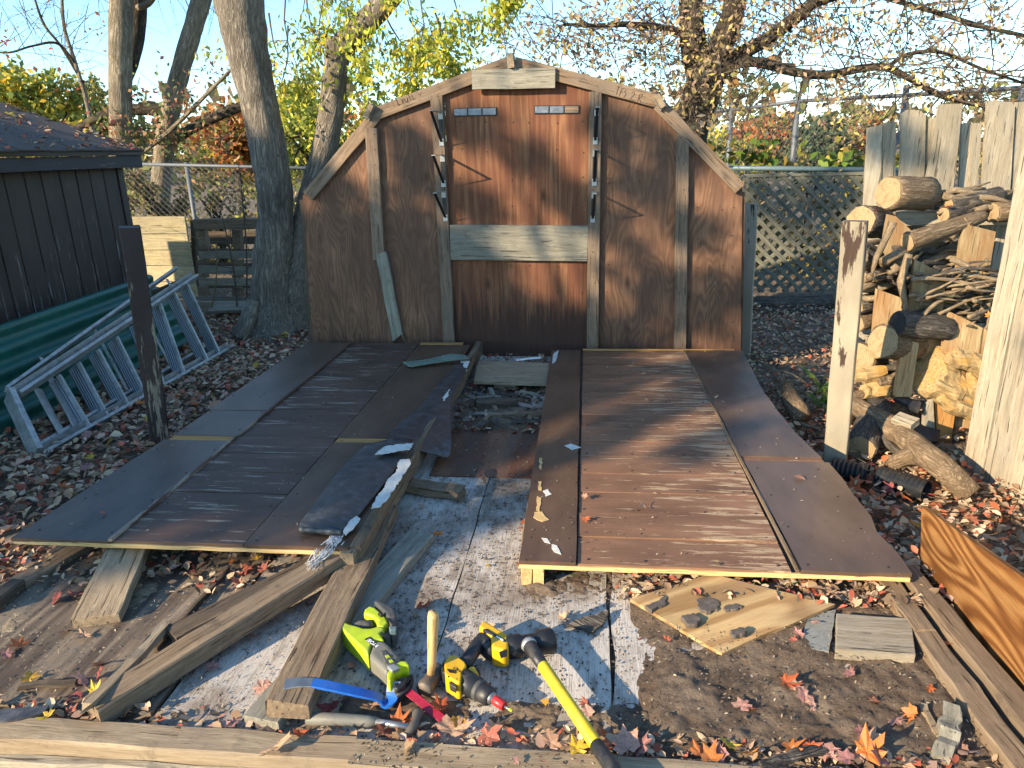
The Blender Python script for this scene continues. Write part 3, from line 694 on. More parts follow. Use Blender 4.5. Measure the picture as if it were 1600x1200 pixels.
nails('nail_heads', [Vector((x + RNG.uniform(-.01, .01), 2.1 + k * .18, ZL + .003)) for x in (-1.14, -.83) for k in range(15)] + [Vector((x + RNG.uniform(-.01, .01), 2.17 + k * .194, ZL - .002)) for x in (-1.62, -1.4, -1.2) for k in range(14)] + [Vector((x, 2.13 + k * .25, ZL + .001)) for x in (-1.97, -1.69) for k in range(11)], (0, 0, 1), .004, lw)
def torn(name, px, z, mat, root, t=.0015, jit=.004, sub=.02):
    return prism(name, [G(x, y, z) for x, y in px], t, mat, root, up=(0, 0, 1), subdiv=sub, jit=jit)
for q in ([(843, 715), (848, 716), (846, 732), (842, 731)], [(841, 752), (846, 752), (846, 766), (841, 765)], [(839, 775), (846, 778), (844, 800), (838, 797)], [(835, 800), (847, 799), (858, 812), (848, 815), (833, 808)]):
    torn('torn_paint', q, ZR + .0065, M['fresh_end'], rw, .0015)
for q in ([(865, 552), (873, 547), (869, 564), (863, 568)], [(882, 696), (892, 693), (908, 699), (894, 703)], [(848, 767), (856, 764), (862, 772), (852, 776)], [(846, 840), (855, 841), (860, 849), (851, 847)], [(862, 850), (870, 852), (877, 866), (866, 862)]):
    torn('torn_paint', q, ZR + .0065, M['felt_pale'], rw, .0015)

# roofing felt torn along the left section's beam
def draped(name, rows, mat, label, cat, across=9, lift=None, thick=.004):
    """rows of (left px, right px, z left, z right); surface between them"""
    vs = []; n = len(rows)
    for i, (a, b, za, zb) in enumerate(rows):
        p, q = G(*a, za), G(*b, zb)
        for k in range(across):
            u = k / (across - 1); pt = p.lerp(q, u)
            pt.z += (lift(i / (n - 1), u) if lift else 0) + .008 * nz(pt.x, pt.y, 11, 2) + .004 * nz(pt.x, pt.y, 27, 4) + .007
            vs.append(pt)
    fs = [(i * across + k, i * across + k + 1, (i + 1) * across + k + 1, (i + 1) * across + k) for i in range(n - 1) for k in range(across - 1)]
    M_ = Matrix.Translation(vs[0]); vs = [v - vs[0] for v in vs]
    o = mesh(name, vs, fs, mat, None, M_, smooth=True)
    s = o.modifiers.new('sub', 'SUBSURF'); s.levels = 1; s.render_levels = 2
    so_ = o.modifiers.new('thick', 'SOLIDIFY'); so_.thickness = thick; so_.offset = 1
    return tag(o, label, cat)
zf = ZL + .008
f1 = draped('roofing_felt', [((465, 834), (543, 836), zf + .0, zf + .004), ((482, 812), (556, 815), zf, zf), ((510, 768), (585, 778), zf, zf), ((538, 728), (612, 745), zf, zf), ((562, 706), (636, 714), zf + .004, zf + .002), ((575, 698), (650, 690), zf + .012, zf + .004)], M['felt'],
       'flat slate-black felt strip with torn white edge at the front of the left wall section', 'roofing felt', lift=lambda v, u: (.02 * (1 - u) ** 2 * (1 - v) if v < .5 else 0) + .012 * math.sin(u * 3.1))
def rolled(px0, px1, z, r, parent):
    a, b = G(*px0, z), G(*px1, z); d = (b - a); n = 18; m = 11; vs = []
    dn_ = Vector((d.y, -d.x, 0)).normalized()
    for i in range(n):
        p = a + d * (i / (n - 1)); k = 1 + .3 * nz(i, 0, .35, 5)
        for j in range(m):
            th = math.radians(75 - 280 * j / (m - 1)) ; rr = r * k * (1 - .35 * j / m)
            vs.append(p + dn_ * (math.cos(th) * rr) + Vector((0, 0, r + math.sin(th) * rr + .004 * nz(i, j, .6))))
    fs = [(i * m + j, i * m + j + 1, (i + 1) * m + j + 1, (i + 1) * m + j) for i in range(n - 1) for j in range(m - 1)]
    mesh('rolled_edge', vs, fs, M['felt'], parent, Matrix.Translation(a), world=True, smooth=True, solid=.003)
rolled((470, 834), (536, 838), zf - .002, .016, f1)
torn('torn_backing', [(625, 718), (640, 717), (642, 724), (605, 780), (592, 792), (580, 794), (588, 776), (598, 765), (606, 748), (618, 738)], zf + .030, M['felt_pale'], f1, .003, .004, .012)
torn('torn_backing', [(557, 806), (563, 810), (552, 826), (540, 836), (536, 830), (548, 812)], zf + .024, M['felt_pale'], f1, .003)
f2 = draped('roofing_felt', [((596, 706), (690, 716), zf + .025, -.02 + .07), ((606, 690), (702, 722), zf + .03, .03), ((612, 676), (706, 705), zf + .02, .06), ((628, 660), (705, 670), zf, .10), ((652, 645), (703, 632), zf, .125), ((678, 610), (712, 612), zf, zf), ((700, 585), (725, 588), zf, zf), ((712, 570), (734, 570), zf, zf)], M['felt'],
       'creased slate-black felt sheet with a flap hanging over the left beam', 'roofing felt', lift=lambda v, u: .02 * math.sin(u * 3.1) * (1 - v) + .006 * math.sin(v * 19 + u * 5))
torn('torn_backing', [(690, 598), (697, 596), (703, 606), (700, 618), (694, 626), (690, 616)], zf + .013, M['felt_pale'], f2, .003, .004, .012)
torn('torn_backing', [(720, 562), (734, 564), (728, 580), (720, 576)], zf + .010, M['felt_pale'], f2, .003, .004, .012)
torn('torn_backing', [(586, 710), (600, 698), (622, 694), (646, 692), (640, 702), (612, 706)], zf + .045, M['felt_pale'], f2, .003, .006, .012)
tag(draped('green_shingle_strip', [((627, 568), (640, 576), zf, zf), ((650, 566), (658, 572), zf + .012, zf + .01), ((680, 561), (690, 568), zf + .02, zf + .012), ((702, 555), (714, 564), zf + .035, zf + .02), ((728, 556), (735, 562), zf + .03, zf + .02)], M['felt_green'], 'pale green torn shingle strip curled across the back of the left wall section', 'shingle strip', across=5), None)
# ------------------------------------------------------------------ the dark shed on the left
sh = thing('dark_shed', (-5.4, 5.0, GZ), 'black-brown board shed with peeling paint, leaves on its low shingle roof', 'shed')
SX = -4.2
yb = 6.30
for i in range(16):
    w = .185 + RNG.uniform(-.02, .02)
    beam('board', (SX + RNG.uniform(-.002, .002), yb - w / 2, GZ + .02), (SX + RNG.uniform(-.002, .002), yb - w / 2, 1.40), w - .012, .022, M['shed_paint'], sh, up=(1, 0, 0), seg=3, jit=.0015, c=.004)
    yb -= w
beam('corner_board', (SX + .006, 6.345, GZ), (SX + .006, 6.345, 1.42), .085, .03, M['shed_paint'], sh, up=(1, 0, 0))
mesh('backing_wall', [(SX - .02, yb, GZ), (SX - .02, 6.38, GZ), (SX - .02, 6.38, 1.42), (SX - .02, yb, 1.42), (-6.6, yb, GZ), (-6.6, 6.38, GZ), (-6.6, 6.38, 1.42), (-6.6, yb, 1.42)],
     [(0, 1, 2, 3), (1, 5, 6, 2), (5, 4, 7, 6), (4, 0, 3, 7)], M['shed_paint'], sh)
beam('fascia', (-4.08, yb - .1, 1.395), (-4.08, 6.50, 1.395), .10, .024, M['fascia'], sh, up=(1, 0, 0), seg=8)
beam('drip_board', (-4.062, yb - .1, 1.466), (-4.062, 6.51, 1.466), .034, .03, M['shed_paint'], sh, up=(1, 0, 0), seg=8)
e0 = Vector((-4.05, 6.52, 1.485)); e1 = V(0, 163, 6.52)
sl = (e1 - e0).normalized(); nrm = Vector((0, 1, 0)).cross(sl)
if nrm.z < 0: nrm = -nrm
RL = 1.9
prism('roof_deck', [e0 + Vector((0, -(6.52 - yb + .1), 0)), e0, e0 + sl * RL, e0 + sl * RL + Vector((0, -(6.52 - yb + .1), 0))], .03, M['shingle'], sh, up=nrm)
ve, fe = beam_geo(.292, .20, .012, 1, .001, rng=random.Random(3)); sme = None
for r in range(9):
    off = (r % 2) * .15
    for k in range(7):
        y = 6.52 - .15 - k * .302 - off
        if y - .15 < yb - .1: continue
        c = e0 + sl * (.085 + r * .145) + Vector((0, y - 6.52, 0)) + nrm * (.010 + RNG.uniform(0, .005))
        x = Vector((0, 1, 0)); yv = (sl + nrm * .045).normalized()
        Mx = frame(c, x, nrm + sl * -.045)
        if sme is None:
            so0 = mesh('shingle', ve, fe, M['shingle'], sh, Mx); sme = so0.data
        else: link('shingle', sme, sh, Mx)
# wood trim under the eave, seen at its end
beam('eave_end', (-4.30, 6.505, 1.40), (-4.07, 6.505, 1.395), .11, .022, M['fascia'], sh, up=(0, 1, 0), seg=2)

# ------------------------------------------------------------------ green corrugated sheet and aluminium ladder beside it
def corrugated():
    ny, nu = 26, 41; vs = []
    top = Vector((-3.74, 0, .42)); bot = Vector((-3.40, 0, -.13)); d = bot - top; n = Vector((d.z, 0, -d.x)).normalized()
    if n.x < 0: n = -n
    for j in range(ny):
        y = 2.5 + 3.3 * j / (ny - 1)
        for i in range(nu):
            u = i / (nu - 1); p = top + d * u + n * (.020 * math.sin(u * 2 * math.pi * 5.0)) + n * .008 * nz(y, u, 1.3)
            p.z += .05 * (y - 3.9) / 1.6 * .9; vs.append((p.x, y, p.z))
    fs = [(j * nu + i, j * nu + i + 1, (j + 1) * nu + i + 1, (j + 1) * nu + i) for j in range(ny - 1) for i in range(nu - 1)]
    o = mesh('corrugated_sheet', vs, fs, M['green_metal'], smooth=True, solid=.0015)
    tag(o, 'dark green corrugated sheet leaning against the black shed behind the ladder', 'corrugated sheet')
corrugated()
A0, A1 = VX(30, 617, -3.25), VX(307, 433, -3.25)
B0, B1 = G(73, 708, -.12), G(363, 543, -.12)
ld = thing('step_ladder', (A0 + B1) / 2 * 1.0, 'dull aluminium step ladder lying on its side in the leaves by the black shed', 'ladder')
back = Vector((-.075, 0.01, .012))
for a, b in ((A0, A1), (B0, B1)):
    beam('rail', a, b, .022, .062, M['alu'], ld, up=(A0 - B0).cross(A1 - A0), seg=4, jit=.0012, c=.002)
    beam('rail_flange', a + back * .45 + Vector((0, 0, .012)), b + back * .45 + Vector((0, 0, .012)), .004, .06, M['alu'], ld, up=(0, 0, 1), seg=2, jit=.0008, c=.0005)
steps = [((92, 587), (140, 668)), ((123, 567), (167, 650)), ((153, 547), (200, 633)), ((182, 527), (227, 617)), ((216, 503), (256, 602)), ((250, 475), (288, 585)), ((272, 458), (325, 565)), ((292, 444), (343, 553))]
for (t_, b_) in steps:
    p, q = VX(*t_, -3.24), G(*b_, -.115)
    d = (q - p).normalized(); bk = Vector((-1, .12, .05)); bk = (bk - d * bk.dot(d)).normalized(); sd_ = d.cross(bk)
    st = beam('step', p + bk * .042, q + bk * .042, .085, .003, M['ribbed'], ld, up=sd_, seg=2, jit=.0008, c=.0005)
    beam('step_lip', p, q, .020, .024, M['alu'], st, up=bk, seg=2, jit=.0008, c=.001)
    for w0, w1 in ((p, p + (q - p) * .2), (q, q + (p - q) * .2)):
        beam('step_brace', w0 + sd_ * .02 + bk * .002, w1 + sd_ * .002 + bk * .002, .012, .004, M['alu'], st, up=bk, seg=1, jit=.0004)
cap_c = (A0 + B0) / 2; cd = (B0 - A0)
beam('top_cap', A0 - cd * .02 + Vector((-.05, -.01, 0)), B0 + cd * .02 + Vector((-.05, -.01, 0)), .115, .030, M['alu'], ld, up=(A1 - A0), seg=3, jit=.0015)
for k, (o0, o1) in enumerate(((A0, A1), (B0, B1))):
    b2 = Vector((-.16, .02, .03)) + Vector((0, 0, .03)) * (1 - k)
    beam('rear_leg', o0 + b2 * .5, o1 + b2 * 1.15, .020, .045, M['alu'], ld, up=(A0 - B0).cross(A1 - A0), seg=3, jit=.001, c=.001)
for u in (.2, .45, .7, .92):
    p, q = A0.lerp(A1, u) + Vector((-.16, 0, .04)), B0.lerp(B1, u) + Vector((-.16, 0, .03))
    beam('rear_brace', p, q, .030, .006, M['alu'], ld, up=(-1, 0, 0), seg=2, jit=.001, c=.0005)
for a, b in (((62, 606), (106, 684)), ((84, 590), (128, 672))):
    p, q = VX(*a, -3.27), G(*b, -.115); beam('shelf_plate', p + Vector((-.02, 0, 0)), q + Vector((-.02, 0, 0)), .075, .003, M['alu'], ld, up=(1, 0, .2), seg=2, jit=.001, c=.0005)
tag(beam('loose_lath', VX(238, 457, -3.42), VX(291, 436, -3.42), .03, .03, M['dark_board'], seg=3), 'thin dark lath resting behind the far end of the ladder', 'lath')

# ------------------------------------------------------------------ old fence posts
def post(px, py, ptop, z0, w, mat, label, ang, face=None, shift=0):
    b = G(px, py, GZ); t = V(*ptop, b.y)
    b2 = b + Vector((0, 0, -.12)); d = t - b
    o = beam('fence_post', b2, t, w, w, mat, None, up=(math.sin(ang), -math.cos(ang), 0), seg=7, jit=.0025, c=.004, frayed=.012)
    tag(o, label, 'fence post', 'old square fence posts')
post(252, 700, (203, 356), 0, .098, M['post_brown'], 'leaning square post in flaking dark brown paint beside the ladder', math.radians(32))
post(1304, 740, (1337, 347), 0, .100, M['post_pale'], 'tall pale square post with brown paint left at its top, before the firewood', math.radians(-24))
post(1163, 560, (1174, 320), 0, .088, M['post_grey'], 'thin grey square post close to the right end of the gable', math.radians(-15))

# ------------------------------------------------------------------ chain link fences
def link_mesh(name, a0, a1, b0, b1, pitch, r, parent, mat):
    """woven wire between bottom line a0-a1 and top line b0-b1: two sets of diagonal wires"""
    L = (a1 - a0).length; H = ((b0 - a0).length + (b1 - a1).length) / 2
    n = Vector((0, 0, 1)).cross((a1 - a0)).normalized() * r
    vs, fs = [], []
    def pt(s, h):
        u = s / L; return (a0.lerp(a1, u)).lerp(b0.lerp(b1, u), h / H)
    k = -H
    while k < L:
        for sg in (0, 1):
            s0, h0, s1, h1 = k, 0., k + H, H
            if s0 < 0: h0 = -s0; s0 = 0
            if s1 > L: h1 = H - (s1 - L); s1 = L
            if h1 - h0 > .02:
                if sg: pts = [pt(s0, H - h0) + n, pt(s1, H - h1) + n]
                else: pts = [pt(s0, h0) - n, pt(s1, h1) - n]
                tube_geo(pts, [r, r], 3, vs=vs, fs=fs, cap=False)
        k += pitch
    o = mesh(name, vs, fs, mat, parent, Matrix.Translation(a0), world=True); o['kind'] = 'stuff'
    return o
yl = 8.3
fl_ = thing('chain_link_fence', (-5.5, yl, GZ), 'low galvanised chain link fence behind the maple trunk and pallets', 'chain link fence')
p0, p1 = V(150, 255, yl), V(620, 266, yl)
tube('top_rail', [p0, p1], .019, M['galv'], fl_, 8)
for px in (294, 610):
    t = p0.lerp(p1, (px - 150) / 470.); tube('post', [Vector((t.x, yl + .02, GZ - .1)), t + Vector((0, .02, .03))], .028, M['galv'], fl_, 10)
link_mesh('wire_mesh', Vector((p0.x, yl, GZ)), Vector((p1.x, yl, GZ)), p0, p1, .075, .0022, fl_, M['galv'])
yr = 7.72
fr_ = thing('chain_link_fence', (2.2, yr, GZ), 'chain link fence with a dark grey-green rail behind the wooden lattice', 'chain link fence')
p0, p1 = V(1090, 262, yr), V(1420, 266, yr)
tube('top_rail', [p0, p1], .026, M['galv_dark'], fr_, 10)
for px in (1105, 1400):
    t = p0.lerp(p1, (px - 1090) / 330.); tube('post', [Vector((t.x, yr + .03, GZ - .1)), t + Vector((0, .03, .02))], .028, M['galv_dark'], fr_, 10)
link_mesh('wire_mesh', Vector((p0.x, yr, GZ)), Vector((p1.x, yr, GZ)), p0, p1, .075, .0022, fr_, M['galv_dark'])
ft_ = thing('tall_chain_link_fence', (4, 11, GZ), 'tall grey chain link fence rising against the sky beyond the lattice', 'chain link fence')
tops = [V(1040, 177, 13.6), V(1143, 172, 12.8), V(1247, 158, 11.6), V(1415, 149, 10.2), V(1600, 137, 9.0), V(1700, 128, 8.4)]
for i in range(len(tops) - 1):
    a, b = tops[i], tops[i + 1]
    tube('rail', [a, b], .026, M['galv'], ft_, 6)
    tube('post', [Vector((b.x, b.y, GZ)), b + Vector((0, 0, .12))], .040, M['galv'], ft_, 8)
    link_mesh('wire_mesh', Vector((a.x, a.y, .5)), Vector((b.x, b.y, .5)), a, b, .10, .0034, ft_, M['galv'])

# lattice: two crossed layers of slats
lt = thing('lattice_panel', (2.1, 7.55, 0), 'weathered grey diagonal wooden lattice in front of the chain link fence', 'lattice')
lx0, lx1, lz0, lz1 = 1.52, 2.80, -.04, 1.10
def clip(s, sg):
    pts = []
    for z in (lz0, lz1):
        x = s + sg * (z - lz0)
        pts.append([x, z])
    for p in pts:
        if p[0] < lx0: p[1] = lz0 + (lx0 - s) / sg; p[0] = lx0
        if p[0] > lx1: p[1] = lz0 + (lx1 - s) / sg; p[0] = lx1
    return pts
for sg, y in ((1, 7.565), (-1, 7.555)):
    s = (lx0 - (lz1 - lz0)) if sg > 0 else lx0 + .03
    while s < (lx1 if sg > 0 else lx1 + (lz1 - lz0)):
        (xa, za), (xb, zb) = clip(s, sg)
        if abs(zb - za) > .06 and lz0 - .01 <= min(za, zb) and max(za, zb) <= lz1 + .01:
            beam('slat', (xa, y, za), (xb, y, zb), .040, .008, M['lattice'], lt, up=(0, -1, 0), seg=2, jit=.0012, c=.0012)
        s += .124
beam('frame_rail', (lx0, 7.548, lz1 + .012), (lx1, 7.548, lz1 + .012), .03, .012, M['lattice'], lt, up=(0, -1, 0))

# ------------------------------------------------------------------ stacked boards and pallets by the left fence
bw = thing('board_barrier', (-5.5, 7.95, GZ), 'pale yellow boards stacked on edge against the left chain link fence', 'board wall')
zb = .80
for i in range(5):
    h = .19 + RNG.uniform(-.015, .015)
    a, b = V(170, 400, 7.95), V(299, 400, 7.95)
    beam('board', (a.x, 7.95 + RNG.uniform(-.006, .006), zb - h / 2), (b.x, 7.95 + RNG.uniform(-.006, .006), zb - h / 2 - .01), h - .008, .03, M['ext_board'], bw, up=(0, -1, 0), seg=4, jit=.002)
    zb -= h
beam('stake', V(302, 345, 8.05), V(306, 455, 8.05), .05, .05, M['dark_board'], bw, up=(0, -1, 0))
pa = thing('pallet_bin', (-3.9, 7.4, GZ), 'grey slatted bin made of old pallets beside the maple trunk', 'pallet bin')
def prow(y0, y1, x0, x1, yy, mat=None, t=.02, name='slat'):
    a, b = V(x0, (y0 + y1) / 2, yy), V(x1, (y0 + y1) / 2 + RNG.uniform(-2, 2), yy)
    beam(name, a, b, (y1 - y0) / 1124. * yy * 1.02, t, mat or M['grey_board'], pa, up=(0, -1, 0), seg=3, jit=.003)
prow(342, 358, 306, 478, 7.30, M['old_board'], .1)
for y0, y1 in ((392, 404), (415, 428), (434, 446), (462, 472)): prow(y0, y1, 311, 480, 7.30)
for y0, y1 in ((362, 382), (388, 398), (410, 420), (436, 450), (480, 490)): prow(y0, y1, 308, 480, 7.85, M['dark_board'])
for x in (312, 366, 440):
    for y0, y1 in ((358, 390), (404, 415), (428, 436), (446, 464), (472, 490)):
        prow(y0 + 1, y1 - 1, x, x + 12, 7.36, M['old_board'], .09, 'block')
prow(470, 498, 300, 400, 7.0, M['pale_board'], .05)
tag(beam('grey_plank', V(330, 482, 6.9), V(402, 478, 6.9), .14, .04, M['grey_board'], up=(0, -.5, 1)), 'flat grey plank on the leaves below the pallet bin', 'plank')
# ------------------------------------------------------------------ lumber lying about the floor
def fg(name, a, b, za, zb, w, t, mat, label, cat='board', group=None, **k):
    return tag(beam(name, G(*a, za), G(*b, zb), w, t, mat, **k), label, cat, group)
# sill along the front edge
sl_ = thing('sill_beam', (-1, 1.345, -.05), 'cracked yellow-grey sill timber along the front left edge of the floor', 'sill beam', 'sill timbers along the front of the floor')
beam('timber', (-1.75, 1.338, -.012), (-.562, 1.345, -.016), .082, .085, M['tan_board'], sl_, seg=12, jit=.0025, c=.006, frayed=.02)
beam('split_layer', (-1.75, 1.286, -.038), (-.60, 1.292, -.042), .030, .060, M['pale_board'], sl_, seg=10, jit=.005, c=.004, frayed=.05)
beam('split_layer', (-1.75, 1.255, -.075), (-.2, 1.255, -.085), .05, .05, M['old_board'], sl_, seg=10, jit=.005, c=.004, frayed=.05)
sr_ = thing('sill_beam', (.4, 1.345, -.05), 'dirt-strewn grey-brown sill timber along the front right edge of the floor', 'sill beam', 'sill timbers along the front of the floor')
beam('timber', (-.545, 1.330, -.010), (1.6, 1.318, -.012), .086, .085, M['tan_board'], sr_, seg=14, jit=.003, c=.006, frayed=.03)
beam('split_layer', (-.50, 1.272, -.05), (1.6, 1.262, -.055), .035, .05, M['tan_board'], sr_, seg=10, jit=.004, frayed=.05)
fg('scrap_plank', (207, 845), (150, 970), .085, .024, .142, .036, M['tan_board'], 'short pale plank sloping out from under the left wall section', seg=6, jit=.002)
fg('long_plank', (540, 866), (146, 1114), .085, .035, .085, .060, M['old_board'], 'long brown plank running from the end block to the front left corner', seg=9, jit=.002)
fg('dark_plank', (525, 868), (268, 996), .045, .028, .085, .036, M['dark_board'], 'dark damp plank lying right behind the long brown plank', seg=6, jit=.002)
fg('rough_beam', (598, 800), (452, 1104), .062, .062, .118, .045, M['old_board'], 'rough beam with frayed front end under the flat pry bar', seg=9, jit=.003, frayed=.03)
fg('grey_plank', (658, 838), (408, 1132), .020, .020, .105, .036, M['grey_board'], 'grey plank on the floor under the rough beam and the green saw', seg=9, jit=.002)
fg('splinter', (252, 986), (152, 1094), .040, .065, .030, .022, M['tan_board'], 'split pale splinter leaning on the long brown plank', 'splinter', seg=6, jit=.005, frayed=.05)
fg('thin_lath', (357, 890), (242, 1016), .014, .014, .014, .018, M['dark_board'], 'thin dark lath along the edge of the dirty plywood', 'lath', seg=6, jit=.003)
fg('edge_timber', (140, 853), (-20, 945), .00, .00, .085, .05, M['old_board'], 'grey timber along the left edge of the dirty plywood', 'timber', seg=6, jit=.003)
fg('dark_offcut', (-20, 950), (30, 915), .03, .02, .05, .05, M['dark_board'], 'short dark offcut at the far left by the sawdust', 'offcut', seg=3)
fg('flat_lath', (30, 1072), (120, 1066), .018, .018, .022, .010, M['dark_board'], 'dark flat lath among leaves at the front left', 'lath', seg=4, jit=.003)
tag(prism('felt_piece', [G(x, y, .035) for x, y in ((-15, 1110), (40, 1105), (76, 1101), (70, 1113), (30, 1124), (-15, 1128))], .03, M['felt'], None, up=(0, 0, 1), subdiv=.03, jit=.004), 'grey-blue felt offcut at the front left corner by the sill', 'felt offcut')
fg('wood_stub', (637, 757), (718, 770), .03, .03, .075, .040, M['old_board'], 'rotten wood stub poking out under the left beam', 'wood stub', seg=6, jit=.005, frayed=.03)
# timbers at the front right
fg('floor_joist', (1373, 906), (1436, 996), .0, .0, .066, .09, M['old_board'], 'brown joist end under the right wall section', 'joist', 'joists along the right edge of the floor', seg=4, jit=.003, frayed=.03)
fg('floor_joist', (1446, 1012), (1600, 1225), -.004, -.004, .070, .09, M['old_board'], 'broken joist nearest the soil at the front right', 'joist', 'joists along the right edge of the floor', seg=7, jit=.003, frayed=.04)
fg('floor_joist', (1413, 903), (1640, 1190), .004, .004, .068, .10, M['old_board'], 'long brown joist at the foot of the orange plywood board', 'joist', 'joists along the right edge of the floor', seg=9, jit=.003)
tag(prism('plywood_board', [VX(1440, 790, 1.152), VX(1437.5, 906, 1.135), Vector((1.135, 1.30, -.03)), Vector((1.165, 1.30, .33)), VX(1600, 903, 1.165)], .018, M['orange_ply'], None, grain=(0, 1, .0), up=(-1, 0, .1)), 'orange fir plywood board with swirling grain standing at the right edge', 'plywood board')
pd = tag(prism('plywood_scrap', [G(985, 936, .036), G(1110, 896, .062), G(1305, 944, .040), G(1128, 1021, .014)], .012, M['tan_ply'], None, grain=G(1305, 944) - G(1110, 1000), up=(0, 0, 1), subdiv=.08, jit=.003), 'tan plywood scrap with black tar blobs on the soil under the right wall section', 'plywood scrap')
for q in ([(1088, 936), (1108, 932), (1126, 940), (1122, 952), (1104, 956), (1090, 948)], [(1064, 962), (1082, 957), (1096, 966), (1090, 974), (1072, 974)], [(1130, 949), (1148, 942), (1161, 946), (1150, 952), (1134, 953)], [(1140, 984), (1156, 979), (1168, 984), (1160, 990), (1142, 991)], [(1008, 945), (1030, 938), (1042, 930), (1040, 944), (1016, 952)], [(1108, 912), (1116, 909), (1117, 914), (1110, 916)]):
    prism('tar_blob', [G(x, y, .044) for x, y in q], .016, M['tar'], pd, up=(0, 0, 1), subdiv=.008, jit=.005, bevel=.002)
tag(prism('shingle_piece', [G(1265, 957, .020), G(1306, 953, .024), G(1295, 1018, .014), G(1249, 1010, .012)], .006, M['slate'], None, up=(0, 0, 1), subdiv=.03, jit=.002), 'grey-green shingle piece lying against the pale offcut', 'shingle piece')
tag(prism('board_offcut', [G(1307, 958, .045), G(1424, 966, .045), G(1431, 1023, .040), G(1306, 1014, .040)], .036, M['pale_board'], None, grain=(1, 0, 0), up=(0, 0, 1), subdiv=.06, jit=.002, bevel=.002), 'square pale board offcut beside the grey-green shingle piece', 'board offcut')
fg('grey_splinter', (1486, 1116), (1474, 1180), .035, .02, .040, .032, M['grey_board'], 'grey splintered block end near the front right joist', 'splinter', seg=6, jit=.006, frayed=.03)
fg('thin_splinter', (1442, 1102), (1468, 1152), .02, .012, .016, .012, M['tan_board'], 'thin brown splinter pointing to the grey splintered block', 'splinter', seg=5, jit=.003)
fg('bark_strip', (1188, 1196), (1306, 1164), .045, .028, .026, .008, M['log_grey'], 'dark bark strip lying over the right sill timber', 'bark strip', seg=8, jit=.004)
tag(prism('shadow_piece', [G(882, 977, .012), G(905, 966, .02), G(950, 953, .02), G(944, 972, .016), G(926, 988, .014), G(908, 982, .012)], .006, M['log_grey'], None, up=(0, 0, 1), subdiv=.02, jit=.004), 'flat dark piece as hammer shadow on the white floor behind the sledgehammer', 'shadow piece')  # thin dark piece standing in for the hammer's cast shadow
# doorway
db = tag(prism('door_board', [G(740, 596, .075), G(856, 599, .075), G(858, 567, .095), G(748, 563, .095)], .018, M['tan_board'], None, grain=(1, 0, 0), up=(0, 0, 1), subdiv=.1, jit=.002), 'tan board laid across the doorway at the foot of the shed gable', 'board')
fg('prop_block', (774, 600), (808, 602), .035, .035, .06, .05, M['tan_board'], 'small block propping the board in the doorway', 'block', seg=1)
fg('wood_batten', (763, 652), (852, 646), .035, .035, .028, .036, M['old_board'], 'brown batten lying across the gap between the wall sections', 'batten', seg=4)
fg('metal_strip', (742, 612), (786, 633), .03, .03, .014, .003, M['galv_dark'], 'thin grey metal strip in the rubble of the doorway', 'metal strip', seg=3)
fg('glass_shard', (788, 624), (832, 636), .035, .03, .035, .004, M['zinc'], 'shiny flat metal shard in the rubble of the doorway', 'metal shard', seg=2)
fg('dark_block', (745, 632), (808, 632), .03, .03, .06, .06, M['dark_board'], 'dark rotten block among the rubble of the doorway', 'block', seg=4, jit=.006)
fg('white_strip', (806, 562), (845, 559), .105, .115, .035, .004, M['white_plastic'], 'white plastic strip on the board in the doorway', 'strip', seg=2)
for i in range(26):
    x, y = RNG.uniform(712, 848), RNG.uniform(606, 668)
    p = G(x, y, .03 + RNG.uniform(0, .02)); a = RNG.uniform(0, 6.28); L = RNG.uniform(.02, .07)
    tag(beam('wood_scrap', p - Vector((math.cos(a), math.sin(a), RNG.uniform(-.2, .2))) * L, p + Vector((math.cos(a), math.sin(a), .1)) * L, RNG.uniform(.012, .04), .006, M[RNG.choice(['old_board', 'dark_board', 'grey_board', 'log_grey'])], seg=3, jit=.003, frayed=.015),
        'small splintered wood scrap in the rubble of the doorway', 'wood scrap', 'scraps of wood in the doorway rubble')
# white torn insulation hanging at the beam end
wf = []
fib = ([], [])
for i in range(70):
    a = G(528 + RNG.uniform(-10, 10), 836 + RNG.uniform(-8, 10), .15); b = G(508 + RNG.uniform(-14, 10), 862 + RNG.uniform(-8, 8), .11 + RNG.uniform(-.02, .02)); c = G(484 + RNG.uniform(-8, 12), 888 + RNG.uniform(-8, 4), .10 + RNG.uniform(-.02, .02))
    pts, rr = smooth_path([(a, .0018), (b, .0016), (c, .0006)], 4); tube_geo(pts, rr, 3, vs=fib[0], fs=fib[1])
tag(mesh('fibre_tuft', fib[0], fib[1], M['white_fibre'], None, Matrix.Translation(G(505, 862, .1)), world=True, smooth=True), 'frayed white fibre tuft hanging over the beam end block', 'fibre tuft')

